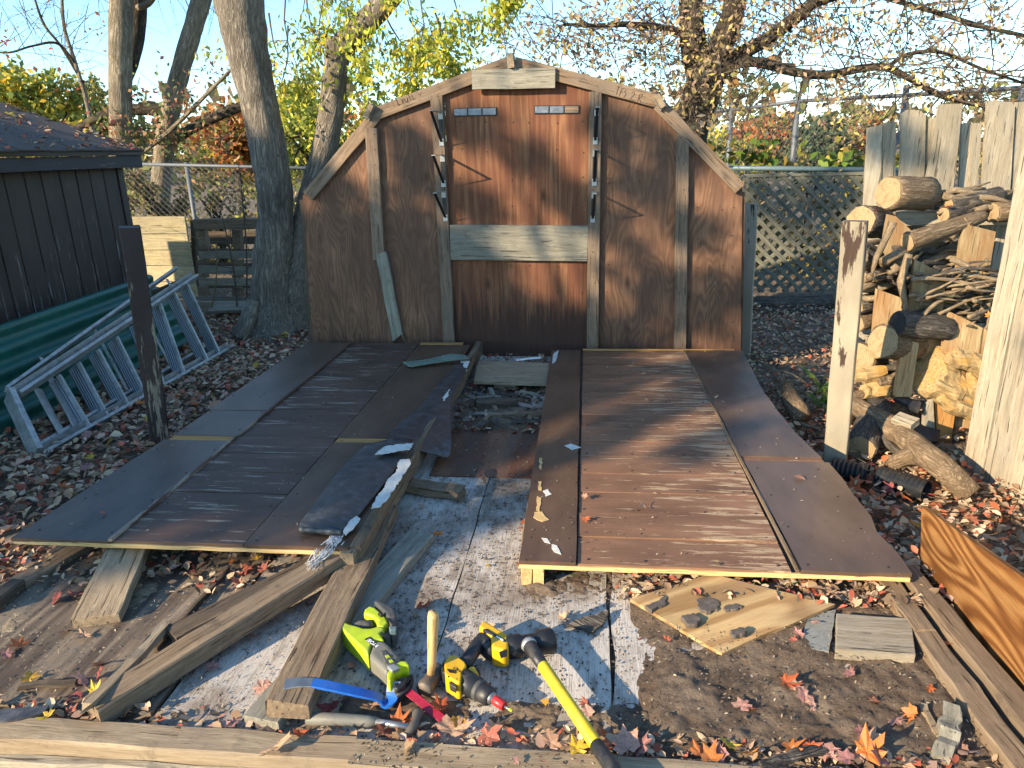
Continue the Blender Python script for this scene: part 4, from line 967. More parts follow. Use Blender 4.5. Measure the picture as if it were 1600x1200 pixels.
# ------------------------------------------------------------------ tools on the floor
def zs(x, y): return (500 + x / 5.4545, 930 + y / 5.4545)
def zd(x, y): return (640 + x / 5.4545, 900 + y / 5.4545)
def zh(x, y): return (720 + x / 4.8, 950 + y / 4.8)
def slab(name, f, pts, zt, dep, mat, parent, bevel=.008, segs=3, lab=None):
    zp = zt - .5 * dep if dep >= .05 else zt
    o = prism(name, [Vector((q.x, q.y, zt)) for q in (G(*f(*p), zp) for p in pts)], dep, mat, parent, up=(0, 0, 1), bevel=bevel, segs=segs)
    for p in o.data.polygons: p.use_smooth = False
    return o
def rod(name, pts, rads, mat, parent, n=16): return tube(name, pts, rads, mat, parent, n, smooth=True)
def lettering(body, f, a, b, zt, size, mat, parent, name='lettering', ext=.0004):
    """flat print on a top face, reading from a to b"""
    c = bpy.data.curves.new(name, 'FONT'); c.body = body; c.size = size; c.extrude = ext; c.align_x = 'CENTER'; c.align_y = 'CENTER'
    p, q = G(*f(*a), zt), G(*f(*b), zt)
    Mx = frame((p + q) / 2, q - p)
    tmp = bpy.data.objects.new(name, c); COL.objects.link(tmp); bpy.context.view_layer.update()
    me = bpy.data.meshes.new_from_object(tmp.evaluated_get(bpy.context.evaluated_depsgraph_get()))
    bpy.data.objects.remove(tmp); me.materials.clear(); me.materials.append(mat)
    return link(name, me, parent, Mx)
saw = thing('reciprocating_saw', G(600, 1030, 0), 'lime green and grey cordless reciprocating saw with crimson blade', 'power saw')
sb = slab('body', zs, [(165, 290), (205, 288), (255, 315), (330, 335), (380, 352), (440, 352), (500, 335), (545, 345), (560, 362), (520, 395), (556, 455), (470, 462), (440, 520), (420, 592), (340, 505), (250, 425), (185, 360)], .082, .062, M['saw_green'], saw, .016, 4)
slab('battery_mount', zs, [(375, 222), (388, 180), (430, 148), (478, 168), (560, 238), (592, 300), (545, 345), (500, 335), (488, 300), (500, 285), (450, 240), (400, 222)], .080, .055, M['saw_green'], saw, .012, 4)
rod('grip', [G(*zs(280, 322), .055), G(*zs(300, 285), .058), G(*zs(345, 268), .058), G(*zs(415, 265), .058), G(*zs(440, 285), .055)], [.010, .016, .019, .018, .012], M['saw_grey'], saw)
rod('handle_bow', [G(*zs(225, 300), .06), G(*zs(250, 298), .062), G(*zs(290, 290), .06)], [.010, .011, .012], M['saw_green'], saw, 10)
bt = slab('battery', zs, [(462, 140), (500, 122), (520, 132), (640, 200), (664, 262), (652, 330), (610, 372), (596, 300), (560, 238)], .088, .080, M['saw_grey'], saw, .008, 3)
slab('battery_label', zs, [(562, 195), (580, 190), (632, 232), (628, 245), (610, 240)], .0895, .002, M['black_print'], bt, 0)
slab('battery_latch', zs, [(585, 262), (655, 262), (648, 292), (596, 296)], .092, .02, M['galv_dark'], bt, .003)
slab('battery_latch', zs, [(490, 150), (520, 142), (545, 158), (515, 168)], .0905, .01, M['black_rubber'], bt, .002)
slab('motor_housing', zs, [(556, 372), (600, 345), (612, 380), (560, 430), (530, 405)], .066, .055, M['saw_grey'], saw, .008)
slab('barrel', zs, [(468, 460), (556, 455), (600, 495), (690, 600), (692, 632), (625, 682), (582, 742), (520, 690), (420, 592)], .084, .064, M['saw_mid'], saw, .018, 4)
slab('barrel_top', zs, [(500, 470), (560, 458), (600, 500), (684, 600), (640, 596), (560, 596)], .0865, .02, M['saw_grey'], saw, .006, 3)
slab('nose_guard', zs, [(620, 676), (700, 634), (748, 640), (768, 676), (700, 686), (640, 720), (618, 800), (600, 816), (578, 800), (580, 742)], .086, .062, M['saw_green'], saw, .010, 3)
slab('nose_core', zs, [(640, 716), (700, 690), (745, 690), (720, 760), (660, 800), (626, 790)], .066, .045, M['black_rubber'], saw, .006)
for q in ([(553, 512), (582, 505), (597, 524), (566, 534)], [(585, 553), (612, 545), (628, 564), (598, 574)]): slab('lock_mark', zs, q, .0885, .003, M['saw_green'], saw, .0006)
slab('lever', zs, [(568, 600), (630, 582), (682, 612), (612, 645)], .091, .012, M['zinc'], saw, .003)
lb = slab('name_plate', zs, [(380, 372), (426, 352), (526, 438), (480, 458)], .0835, .003, M['black_print'], saw, .0005)
lettering('RYOBI', zs, (508, 446), (396, 366), .0841, .0165, M['white_print'], saw)
for a in ((512, 322), (522, 316)): slab('slot', zs, [a, (a[0] + 6, a[1] - 4), (a[0] + 46, a[1] + 30), (a[0] + 40, a[1] + 36)], .083, .002, M['black_print'], saw, 0)
for pts in ([(640, 800), (700, 760), (780, 690)], [(650, 856), (720, 820), (775, 770)], [(775, 690), (782, 730), (772, 775)]):
    rod('shoe', [G(*zs(*p), .045) for p in pts], [.006] * 3, M['black_rubber'], saw, 8)
slab('shoe_plate', zs, [(700, 750), (712, 742), (790, 676), (780, 700), (706, 776)], .060, .03, M['black_iron'], saw, .002)
bl0, bl1 = G(*zs(655, 750), .045), G(*zs(1068, 1076), .018)
beam('blade', bl0, bl1, .022, .003, M['blade'], saw, up=(.15, -.45, .9), seg=3, jit=.0006, c=.0006)
# drill
dr = thing('cordless_drill', G(740, 1060, 0), 'yellow and black cordless drill with a red bit holder', 'drill')
slab('motor_housing', zd, [(300, 800), (345, 745), (405, 748), (472, 800), (490, 832), (452, 900), (440, 978), (408, 984), (306, 915)], .072, .058, M['yellow'], dr, .018, 4)
slab('rear_cap', zd, [(268, 830), (300, 775), (322, 770), (304, 830), (312, 900), (284, 885)], .066, .052, M['black_rubber'], dr, .010, 3)
slab('side_plate', zd, [(335, 890), (395, 925), (398, 952), (345, 925)], .066, .02, M['black_rubber'], dr, .002)
axis = lambda t: G(*zd(430 + (850 - 430) * t, 868 + (1136 - 868) * t), .042)
rod('gearbox', [axis(.02), axis(.10), axis(.36)], [.029, .031, .030], M['black_rubber'], dr)
rod('clutch_ring', [axis(.36), axis(.365), axis(.42), axis(.44)], [.026, .0285, .0285, .024], M['saw_grey'], dr)
rod('chuck', [axis(.43), axis(.45), axis(.60), axis(.64)], [.023, .026, .025, .019], M['black_rubber'], dr)
rod('chuck_nose', [axis(.63), axis(.66), axis(.70)], [.018, .016, .010], M['steel'], dr)
rod('bit_holder', [axis(.69), axis(.705), axis(.90), axis(.905)], [.011, .0125, .0125, .010], M['red'], dr)
rod('bit', [axis(.90), axis(1.03)], [.004, .003], M['steel'], dr, 8)
rod('bit_tip', [axis(1.0), axis(1.06)], [.0042, .003], M['saw_green'], dr, 8)
rod('grip', [G(*zd(430, 760), .045), G(*zd(485, 735), .046), G(*zd(530, 665), .046), G(*zd(575, 595), .044), G(*zd(625, 560), .042), G(*zd(670, 600), .040)], [.020, .021, .020, .022, .026, .027], M['black_rubber'], dr)
slab('trigger_housing', zd, [(482, 800), (520, 762), (556, 768), (600, 850), (586, 872)], .060, .04, M['yellow'], dr, .007)
slab('trigger', zd, [(555, 778), (590, 776), (606, 800), (588, 832), (560, 815)], .056, .03, M['black_rubber'], dr, .005)
slab('grip_foot', zd, [(560, 560), (600, 520), (700, 560), (704, 684), (650, 668), (600, 620)], .062, .05, M['black_rubber'], dr, .010)
db_ = slab('battery', zd, [(592, 505), (625, 452), (660, 462), (820, 560), (848, 600), (846, 690), (800, 712), (704, 690), (694, 590), (620, 530)], .070, .064, M['yellow'], dr, .008, 3)
slab('battery_window', zd, [(762, 645), (830, 620), (830, 680), (776, 696)], .0715, .003, M['black_print'], db_, .001)
slab('battery_strip', zd, [(622, 452), (660, 446), (822, 545), (820, 560), (800, 556), (650, 470)], .0725, .01, M['black_rubber'], db_, .002)
slab('battery_label', zd, [(735, 514), (742, 508), (800, 542), (795, 550)], .0735, .002, M['white_print'], db_, 0)
lettering('DEWALT', zd, (470, 838), (378, 778), .0728, .011, M['black_print'], dr)
for k in range(5):
    x, y = 318 + k * 16, 792 + k * 2
    slab('vent_slot', zd, [(x, y), (x + 7, y - 2), (x + 30 - k * 4, y + 26), (x + 24 - k * 4, y + 30)], .0735, .002, M['black_print'], dr, 0)
for p in ((330, 855), (402, 876)): slab('screw', zd, [(p[0] - 6, p[1]), (p[0], p[1] - 5), (p[0] + 6, p[1]), (p[0], p[1] + 5)], .073, .003, M['black_print'], dr, 0)
# sledgehammer
sg = thing('sledgehammer', G(850, 1010, 0), 'long yellow-handled sledgehammer with a black head', 'sledgehammer')
h0, h1 = G(*zh(335, 300), .040), G(*zh(700, 240), .040)
hd = (h1 - h0)
rod('head', [h0, h0 + hd * .03, h0 + hd * .30, h0 + hd * .36, h0 + hd * .64, h0 + hd * .70, h0 + hd * .96, h1], [.026, .033, .035, .029, .029, .036, .037, .031], M['black_iron'], sg, 8)
rod('head_face', [h1 - hd * .01, h1 + hd * .012], [.032, .029], M['rusty_steel'], sg, 8)
s0 = G(*zh(520, 290), .058); s1 = G(*zh(1080, 1120), .064)
s2 = s0 + (s1 - s0) * 1.45
q = lambda t: s0 + (s1 - s0) * t
rod('grip_sleeve', [q(-.03), q(.0), q(.10), q(.205)], [.019, .021, .0185, .0165], M['black_rubber'], sg)
rod('collar', [q(-.045), q(-.02), q(.0)], [.020, .024, .022], M['zinc'], sg)
rod('handle', [q(.20), q(.21), q(.6), q(.895), q(.90)], [.0155, .017, .0165, .0165, .015], M['handle_yellow'], sg)
rod('end_grip', [q(.90), q(.91), q(1.2), q(1.5), q(1.52)], [.0155, .018, .018, .020, .015], M['black_rubber'], sg)
# hand sledge standing on its head
hs = thing('hand_sledge', G(677, 1072, 0), 'short club hammer standing on its head with the wooden handle up', 'hammer')
b0 = G(674, 1062, .030)
hdv = Vector((.28, .95, 0)).normalized()
rod('head', [b0 - hdv * .046, b0 - hdv * .040, b0 - hdv * .020, b0 + hdv * .020, b0 + hdv * .040, b0 + hdv * .046], [.021, .026, .0225, .0225, .026, .021], M['rusty_steel'], hs, 8)
t1 = V(677, 957, b0.y + .005)
rod('handle', [b0 + Vector((0, 0, .02)), b0.lerp(t1, .3), b0.lerp(t1, .6), b0.lerp(t1, .93), t1], [.0105, .012, .014, .0155, .0135], M['hickory'], hs)
# pry bar
pb = thing('pry_bar', G(560, 1075, 0), 'flat blue pry bar with bare steel ends', 'pry bar')
def flat(name, pts, w, t, mat, parent):
    pts, _ = smooth_path([(p, 0) for p in pts], 5); vs, fs = [], []; n = len(pts)
    for i, p in enumerate(pts):
        d = (pts[min(i + 1, n - 1)] - pts[max(i - 1, 0)]).normalized(); s_ = Vector((0, 0, 1)).cross(d).normalized(); u = d.cross(s_)
        ww = w[0] + (w[1] - w[0]) * i / (n - 1) if hasattr(w, '__len__') else w
        for a, b in ((-1, -1), (1, -1), (1, 1), (-1, 1)): vs.append(p + s_ * a * ww / 2 + u * b * t / 2)
    for i in range(n - 1):
        for k in range(4): fs.append((i * 4 + k, i * 4 + (k + 1) % 4, i * 4 + 4 + (k + 1) % 4, i * 4 + 4 + k))
    fs += [(3, 2, 1, 0), tuple(range(4 * n - 4, 4 * n))]
    return mesh(name, vs, fs, mat, parent, Matrix.Translation(pts[0]), world=True, bevel=.0015)
flat('bar', [G(488, 1067, .088), G(520, 1073, .082), G(560, 1082, .062), G(590, 1089, .040), G(600, 1097, .022)], .032, .007, M['blue'], pb)
flat('claw_end', [G(444, 1070, .089), G(465, 1067, .090), G(489, 1067, .0885)], (.040, .033), .006, M['steel'], pb)
flat('hook_end', [G(599, 1096, .024), G(606, 1100, .020), G(612, 1092, .035), G(615, 1072, .058)], (.031, .034), .006, M['blue'], pb)
flat('hook_tip', [G(614, 1082, .048), G(616, 1064, .068)], (.034, .036), .004, M['steel'], pb)
# claw hammer
ch = thing('claw_hammer', G(560, 1130, 0), 'claw hammer with a grey rubber grip lying behind the sill', 'hammer')
rod('grip', [G(479, 1123, .030), G(484, 1123, .030), G(530, 1124, .030), G(575, 1127, .028), G(592, 1128, .028)], [.013, .017, .0155, .0145, .010], M['saw_mid'], ch)
rod('shaft', [G(588, 1128, .030), G(640, 1136, .030)], [.0085, .0085], M['steel'], ch, 10)
rod('head', [G(652, 1112, .030), G(652, 1116, .030), G(650, 1126, .030), G(646, 1134, .030), G(640, 1143, .028), G(632, 1152, .024), G(624, 1158, .018)], [.014, .015, .010, .013, .011, .007, .003], M['rusty_steel'], ch, 10)
# ------------------------------------------------------------------ board fence with the firewood rack
YF = 4.55
bf = thing('board_fence', (2.1, YF, GZ), 'tall sunbleached board fence with uneven tops behind the firewood', 'board fence', 'sunbleached board fences')
def picket(px, yy, mat=None, name='picket', t=.022):
    prism(name, [V(x, y, yy) for x, y in px], t, mat or M['pale_board'], bf, grain=(0, 0, 1), up=(0, -1, 0), subdiv=.12, jit=.003)
rowb = [([(1356, 200), (1379, 195), (1372, 480), (1343, 480)], 0), ([(1379.5, 193), (1400, 190), (1394, 480), (1373, 480)], .012), ([(1409, 178), (1418, 172), (1436, 172), (1447, 180), (1436, 560), (1397, 560)], 0),
        ([(1447.5, 186), (1466, 184), (1456, 580), (1437, 580)], .02), ([(1503, 193), (1519, 191), (1500, 600), (1482, 600)], .025), ([(1519.5, 192), (1534, 192), (1514, 600), (1500.5, 600)], .01),
        ([(1543, 158), (1580, 159), (1586, 166), (1560, 620), (1519, 620)], 0), ([(1588, 160), (1605, 158), (1590, 620), (1563, 620)], .02), ([(1606, 160), (1640, 160), (1620, 640), (1592, 640)], .005)]
for px, dy in rowb: picket(px, YF + dy)
picket([(1468, 163), (1504, 162), (1484, 345), (1437, 345)], YF - .06, t=.024)
rack = thing('firewood_rack', (2.0, 4.4, GZ), 'firewood rack of honey-coloured boards and shelves against the tall board fence', 'firewood rack')
def rb(px, yy, mat=None, t=.03, name='upright'):
    prism(name, [V(x, y, yy) for x, y in px], t, mat or M['rack_board'], rack, grain=(0, 0, 1), up=(0, -1, 0), subdiv=.1, jit=.003)
rb([(1388, 335), (1400, 338), (1430, 366), (1415, 440), (1378, 400)], 4.0)
rb([(1508, 340), (1516, 352), (1556, 362), (1540, 470), (1492, 440)], 4.02)
rb([(1558, 372), (1590, 378), (1575, 440), (1545, 430)], 4.2, M['pale_board'])
rb([(1429, 405), (1478, 430), (1468, 560), (1413, 560)], 3.84)
rb([(1371, 452), (1410, 466), (1398, 560), (1362, 560)], 3.86)
rb([(1482, 486), (1550, 520), (1540, 610), (1468, 600)], 3.76)
rb([(1412, 530), (1436, 536), (1424, 620), (1398, 620)], 3.74)
rb([(1445, 640), (1458, 622), (1462, 700), (1442, 690)], 3.72, M['pale_board'], .03, 'block')
rb([(1460, 622), (1493, 642), (1486, 700), (1464, 700)], 3.75, M['orange_strip'], .06, 'block')
rb([(1492, 646), (1530, 660), (1526, 690), (1490, 690)], 3.82, M['rack_board'], .04, 'block')
for y, x0, x1, yy in ((334, 1385, 1625, 4.42), (446, 1360, 1560, 4.36), (520, 1340, 1560, 4.25)):
    a, b = V(x0, y, yy), V(x1, y, yy); b.z = a.z
    beam('shelf', a, b, .20, .035, M['pale_board'], rack, seg=4)
    beam('shelf', a + Vector((0, -.14, -.02)), b + Vector((0, -.14, -.02)), .025, .07, M['pale_board'], rack, seg=4)
# near part of the fence, running towards the camera
nf = thing('board_fence', (1.9, 3.2, GZ), 'near board fence of pale upright slabs at the right edge', 'board fence', 'sunbleached board fences')
ft0, ft1 = G(1506, 737, GZ), G(1600, 794, GZ); fd = (ft1 - ft0); fL = fd.length; fd.normalize()
u = 0.
for w in (.128, .150, .118, .14, .15, .13, .15):
    c_ = ft0 + fd * (u + w / 2); k = RNG.uniform(-.004, .004)
    beam('slab', Vector((c_.x + k, c_.y, GZ - .1)), Vector((c_.x + k + .01, c_.y + .005, 1.42 + RNG.uniform(-.05, .06))), w - .008, .026, M['pale_board'], nf, up=(-1, -.25, 0), seg=7, jit=.003, c=.004)
    u += w
beam('rail', ft0 + Vector((.06, 0, .9)), ft0 + fd * .95 + Vector((.06, 0, .9)), .08, .04, M['tan_board'], nf, up=(-1, 0, 0))
def log(a, b, r, label, mat='log', r2=None, rough=.12, end='log_end', group=None, n=14, name='log'):
    a, b = Vector(a), Vector(b); d = b - a; r2 = r2 or r
    Mx = frame(a, d)
    pts = [a + d * t for t in (0, .02, .25, .5, .75, .98, 1)]; rr = [(r + (r2 - r) * t) * k for t, k in zip((0, .02, .25, .5, .75, .98, 1), (.93, 1, 1, 1.02, 1, 1, .93))]
    vs, fs = tube_geo(pts, rr, n, rough, nscale=11)
    o = mesh(name, vs, fs, M[mat], None, Mx, world=True, smooth=True)
    tag(o, label, 'log', group)
    for p, s in ((a, -1), (b, 1)):
        e = d.normalized(); rad = (r if s < 0 else r2) * .90
        ring = [p + e * s * .004 + (e.orthogonal().normalized() * math.cos(k * .4488) + e.cross(e.orthogonal().normalized()) * math.sin(k * .4488)) * rad * (1 + .05 * math.sin(k * 2.3)) for k in range(14)]
        if s < 0: ring = ring[::-1]
        mesh('cut_end', ring + [p + e * s * .007], [(i, (i + 1) % 14, 14) for i in range(14)], M[end], o, frame(p, e), world=True)
    return o
LG = 'logs of the firewood stack'
log(V(1388, 301, 4.1), V(1450, 303, 4.25), .088, 'thick bark-covered log with a round knot on the top shelf', 'log')
log(V(1345, 345, 4.15), V(1385, 350, 4.4), .085, 'mossy thick log right behind the top of the tall pale post', 'log_grey')
tube_geo
log(V(1380, 534, 3.74), V(1450, 540, 4.0), .090, 'pale debarked log with a round sawn end in the middle of the stack', 'log')
log(V(1342, 560, 3.95), V(1362, 562, 4.2), .09, 'pale log end just right of the tall post', 'log')
log(V(1402, 506, 3.72), V(1480, 512, 3.8), .068, 'black charred log lying on the lower shelf', 'log_grey', end='black_rubber')
log(V(1418, 555, 4.0), V(1490, 560, 4.05), .06, 'greenish grey log under the black charred log', 'log_grey')
log(V(1418, 572, 3.98), V(1490, 580, 4.0), .055, 'thin brown log, lowest under the charred log', 'log')
log(V(1345, 440, 4.1), V(1425, 448, 4.25), .06, 'grey branch log on the middle shelf beside the tall post', 'log_grey')
log(V(1338, 478, 4.1), V(1385, 470, 4.2), .055, 'short grey log below the middle shelf', 'log_grey')
log(V(1340, 505, 4.1), V(1380, 490, 4.2), .05, 'short brown log under the middle shelf end', 'log')
log(V(1418, 378, 3.95), V(1535, 338, 4.1), .052, 'long tapered log sloping down from the top shelf', 'log', r2=.035)
log(V(1552, 332, 4.2), V(1620, 326, 4.25), .055, 'short thick log at the right end of the top shelf', 'log')
log(V(1482, 322, 4.2), V(1560, 306, 4.3), .045, 'grey forked log in the middle of the top shelf', 'log_grey', r2=.05)
log(V(1475, 335, 4.15), V(1545, 322, 4.3), .04, 'dark thin log lowest on the top shelf', 'log_grey')
log(V(1512, 316, 4.3), V(1610, 305, 4.4), .045, 'brown log at the back of the top shelf', 'log')
log(G(1345, 700, -.05), G(1388, 668, -.02) + Vector((.0, .15, .05)), .075, 'bushy stump log with a round end beside the black pipe', 'log_grey')
log(G(1310, 655, -.06), G(1338, 650, -.05) + Vector((.1, .25, 0)), .07, 'short mossy log behind the foot of the tall post', 'log')
log(V(1468, 720, 3.55), V(1525, 712, 3.62), .07, 'grey sunlit log between the branch and the near fence', 'log')
for i, (a, b, yy, yy2, r) in enumerate((((1180, 478), (1300, 474), 7.3, 7.25, .085), ((1185, 492), (1290, 490), 7.0, 7.05, .06))):
    log(V(*a, yy), V(*b, yy2), r, ('grey log along the foot of the lattice' if i == 0 else 'lower rotten log in front of the lattice log'), 'log_grey', rough=.3, end='log_grey')
# big rotten split log
def split_log():
    a, b = V(1452, 585, 3.78), V(1600, 640, 3.90); d = b - a
    pts = [a + d * t for t in np.linspace(0, 1, 22)]; rr = [.125 + .02 * math.sin(t * 5) for t in np.linspace(0, 1, 22)]
    vs, fs = tube_geo(pts, rr, 26, .32, nscale=7)
    e = d.normalized()
    for k in range(26):      # torn end
        off = e * (-.10 * max(0, mnoise.noise(Vector((k * .9, 3, 1)))) + .05 * mnoise.noise(Vector((k * 2.1, 7, 1))))
        vs[k] = tuple(Vector(vs[k]) + off); vs[26 + k] = tuple(Vector(vs[26 + k]) + off * .5)
    o = mesh('split_log', vs, fs, M['rotten'], None, frame(a, d), world=True)
    tag(o, 'big rotten split log with crumbling yellow wood beside the near fence', 'log')
    for q0, q1, w in (((1480, 560), (1560, 570), .10), ((1470, 622), (1550, 662), .09), ((1492, 548), (1556, 604), .06), ((1462, 596), (1540, 640), .05)):
        pa, pb = V(*q0, 3.66), V(*q1, 3.70)
        tube('splinter_slab', [pa, pa.lerp(pb, .3), pa.lerp(pb, .7), pb], [w * .30, w * .5, w * .55, w * .4], M['rotten'], o, 7, .45, smooth=False, path=4, nscale=16)
split_log()
# branch in front
br = tube('fallen_branch', [G(1330, 640, .06) + Vector((0, .25, .0)), G(1372, 655, .04), G(1400, 672, .03), G(1440, 705, .02), G(1480, 738, 0), G(1520, 772, -.06)], [.045, .052, .058, .060, .055, .048], M['log'], None, 14, .18, path=5, nscale=13)
tag(br, 'long weathered branch sloping down to the foot of the near fence', 'branch')
tube('side_branch', [G(1432, 712, 0), G(1410, 716, -.03), G(1392, 728, -.08)], [.042, .036, .034], M['log'], br, 12, .18, path=4)
tube('side_branch', [G(1366, 660, .03), G(1385, 690, -.03), G(1408, 712, -.08)], [.02, .02, .018], M['log_grey'], br, 8, .15, path=4)
tag(beam('pale_offcut', V(1400, 652, 3.5), V(1430, 664, 3.42), .07, .035, M['pale_board'], up=(0, -.5, .85), seg=2), 'small pale sawn offcut on the weathered branch', 'offcut')
tag(prism('black_plate', [V(1393, 612, 3.8), V(1440, 628, 3.7), V(1436, 642, 3.66), V(1398, 622, 3.72)], .02, M['black_rubber'], None, up=(0, 0, 1)), 'black plastic plate lying among the split wood', 'plate')
tag(prism('black_plate', [V(1425, 660, 3.7), V(1470, 672, 3.7), V(1466, 690, 3.62), V(1440, 690, 3.62), V(1420, 676, 3.66)], .02, M['black_rubber'], None, up=(0, -.5, .9)), 'black plastic tray on the ground by the orange block', 'tray')
for i, (x, y, r, lab) in enumerate(((1375, 610, .07, 'yellowish split wood chunk left of the black plate'), (1392, 594, .06, 'split firewood chunk above the black plate'), (1420, 602, .055, 'small split chunk behind the black plate'), (1388, 640, .055, 'pale split chunk below the black plate'), (1360, 585, .06, 'grey split chunk right of the tall post'), (1350, 618, .05, 'brown split chunk low behind the tall post'))):
    p = V(x, y, 3.85); a = RNG.uniform(-.4, .4)
    o = tube('firewood_chunk', [p - Vector((r * 1.3, a * r, 0)), p - Vector((r * .5, 0, 0)), p + Vector((r * .5, 0, .01)), p + Vector((r * 1.3, a * r, .02))], [r * .55, r * .7, r * .66, r * .5], M['rotten' if i % 2 == 0 else 'log'], None, 7, .4, smooth=False, path=2, nscale=14)
    tag(o, lab, 'firewood chunk')
# heaped sticks
def stick(a, b, r, label, group):
    a, b = Vector(a), Vector(b); L = (b - a).length
    pts = [a + (b - a) * t + Vector((RNG.uniform(-.07, .07), RNG.uniform(-.05, .05), RNG.uniform(-.07, .07))) * L for t in (0, .35, .7, 1)]
    brown = RNG.random() < .7
    o = tube('stick', pts, [r, r * .9, r * .75, r * .4], M['stick' if brown else 'log_grey'], None, 5, .3, path=2, nscale=30)
    if group:
        w = ('stout ' if r > .018 else 'thin ') + ('brown ' if brown else 'grey '); label = w + label; group = w + group
    return tag(o, label, 'stick', group)
for i in range(95):
    x0, y0 = RNG.uniform(1345, 1430), RNG.uniform(385, 440)
    stick(V(x0 - 10, y0 + RNG.uniform(0, 14), RNG.uniform(3.85, 4.3)), V(x0 + RNG.uniform(50, 120), y0 - RNG.uniform(-6, 26), RNG.uniform(4.1, 4.4)), RNG.uniform(.010, .032), 'dry stick bundled on the middle shelf of the firewood rack', 'sticks bundled on the middle shelf')
for i in range(100):
    x0, y0 = RNG.uniform(1420, 1520), RNG.uniform(425, 500)
    stick(V(x0, y0 + RNG.uniform(-10, 12), RNG.uniform(3.7, 4.1)), V(min(x0 + RNG.uniform(40, 110), 1590), y0 + RNG.uniform(-32, 22), RNG.uniform(3.7, 4.1)), RNG.uniform(.005, .014), 'twiggy stick tangled in front of the rack by the near fence', 'sticks tangled beside the near fence')
for i in range(40):
    x0, y0 = RNG.uniform(1450, 1530), RNG.uniform(305, 335)
    stick(V(x0, y0, RNG.uniform(4.15, 4.4)), V(x0 + RNG.uniform(40, 90), y0 - RNG.uniform(-4, 22), RNG.uniform(4.2, 4.4)), RNG.uniform(.01, .024), 'dry stick piled on the top shelf of the firewood rack', 'sticks piled on the top shelf')
for a, b, r, l in (((1428, 402), (1400, 515), .022, 'crooked upright stick leaning on the stack left of the charred log'), ((1392, 350), (1362, 430), .02, 'upright stick leaning on the log behind the tall post'), ((1488, 400), (1560, 445), .016, 'long straight stick slanting down over the tangled twigs'), ((1570, 430), (1518, 545), .012, 'thin branch hanging down in front of the rotten split log'), ((1560, 470), (1490, 522), .013, 'grey twig pointing left over the rack board')):
    stick(V(*a, 3.85), V(*b, 3.8), r, l, None)
for i in range(14):
    a = G(RNG.uniform(1190, 1290), RNG.uniform(590, 720), -.08); th = RNG.uniform(0, 6.28); L = RNG.uniform(.15, .4)
    stick(a, a + Vector((math.cos(th), math.sin(th), .12)) * L, RNG.uniform(.005, .012), 'dead stick on the ground between right wall section and firewood', 'sticks on the ground by the firewood')
tag(tube('bark_curl', [G(1255, 655, -.06), G(1240, 630, .0), G(1232, 604, .03)], [.05, .055, .03], M['log'], None, 9, .5, path=3), 'orange-brown rotten stump piece by the grass tuft', 'stump piece')
for i in range(34):
    x0, y0 = RNG.uniform(1345, 1440), RNG.uniform(470, 620)
    stick(V(x0, y0, RNG.uniform(3.9, 4.2)), V(x0 + RNG.uniform(30, 90), y0 + RNG.uniform(-20, 20), RNG.uniform(3.9, 4.25)), RNG.uniform(.010, .030), 'dry stick stuffed between the logs low in the firewood rack', 'sticks stuffed low in the rack')
# black corrugated drain pipe, two pieces
def drain(a, b, r, label):
    a, b = Vector(a), Vector(b); d = b - a; n = int(d.length / .010)
    pts = [a + d * (i / n) for i in range(n + 1)]; rr = [r * (1.0 if i % 2 else .80) for i in range(n + 1)]
    vs, fs = tube_geo(pts, rr, 16, cap=False)
    vs2, fs2 = tube_geo(pts[::-1], [r * .8] * len(pts), 16, cap=False, vs=vs, fs=fs)
    tag(mesh('drain_pipe', vs, fs, M['pipe'], None, frame(a, d), world=True), label, 'drain pipe', 'black corrugated drain pipes')
drain(G(1372, 743, -.07), G(1448, 768, -.07), .052, 'black corrugated drain pipe open towards the leaves')
drain(G(1300, 730, -.08), G(1356, 742, -.08), .052, 'black corrugated drain pipe piece behind the tall post foot')
# ------------------------------------------------------------------ trees
def unit(n): 
    v = NR.normal(size=(n, 3)); return v / np.linalg.norm(v, axis=1, keepdims=True)
def leaf_quads(P, size, pal, aspect=.5, droop=0.0, var=.25, fold=.15, w=None):
    n = len(P); d = unit(n); d[:, 2] -= droop; d /= np.linalg.norm(d, axis=1, keepdims=True)
    s = np.cross(d, unit(n)); s /= np.linalg.norm(s, axis=1, keepdims=True) + 1e-9; nn = np.cross(d, s)
    L = size * NR.uniform(.6, 1.25, (n, 1)); W = L * aspect * NR.uniform(.7, 1.2, (n, 1))
    a = P; b = P + d * L * .5 + s * W * .5 + nn * L * fold * NR.uniform(-1, 1, (n, 1)); c = P + d * L; e = P + d * L * .5 - s * W * .5 + nn * L * fold * NR.uniform(-1, 1, (n, 1))
    Vv = np.stack([a, b, c, e], 1).reshape(-1, 3); Fq = np.arange(4 * n).reshape(n, 4)
    pal = np.array(pal); c0 = pal[NR.choice(len(pal), n, p=w)] * NR.uniform(1 - var, 1 + var, (n, 1))
    return Vv, Fq, np.repeat(c0, 4, axis=0)
def clump_points(clumps, per, rad):
    C_ = np.repeat(np.array([tuple(c) for c in clumps]), per, axis=0); r = np.repeat(np.array(rad, float).reshape(-1, 1) if hasattr(rad, '__len__') else np.full((len(clumps), 1), rad), per, axis=0)
    return C_ + unit(len(C_)) * r * NR.uniform(0, 1, (len(C_), 1)) ** .45
GRN = [(.20, .25, .05), (.30, .32, .06), (.14, .18, .045), (.38, .36, .07)]
YEL = [(.58, .45, .05), (.50, .42, .06), (.36, .36, .07), (.60, .38, .04)]
ORG = [(.42, .15, .03), (.36, .10, .03), (.45, .24, .05), (.22, .16, .04)]
OLV = [(.22, .22, .07), (.31, .28, .085), (.15, .165, .05), (.36, .28, .07)]
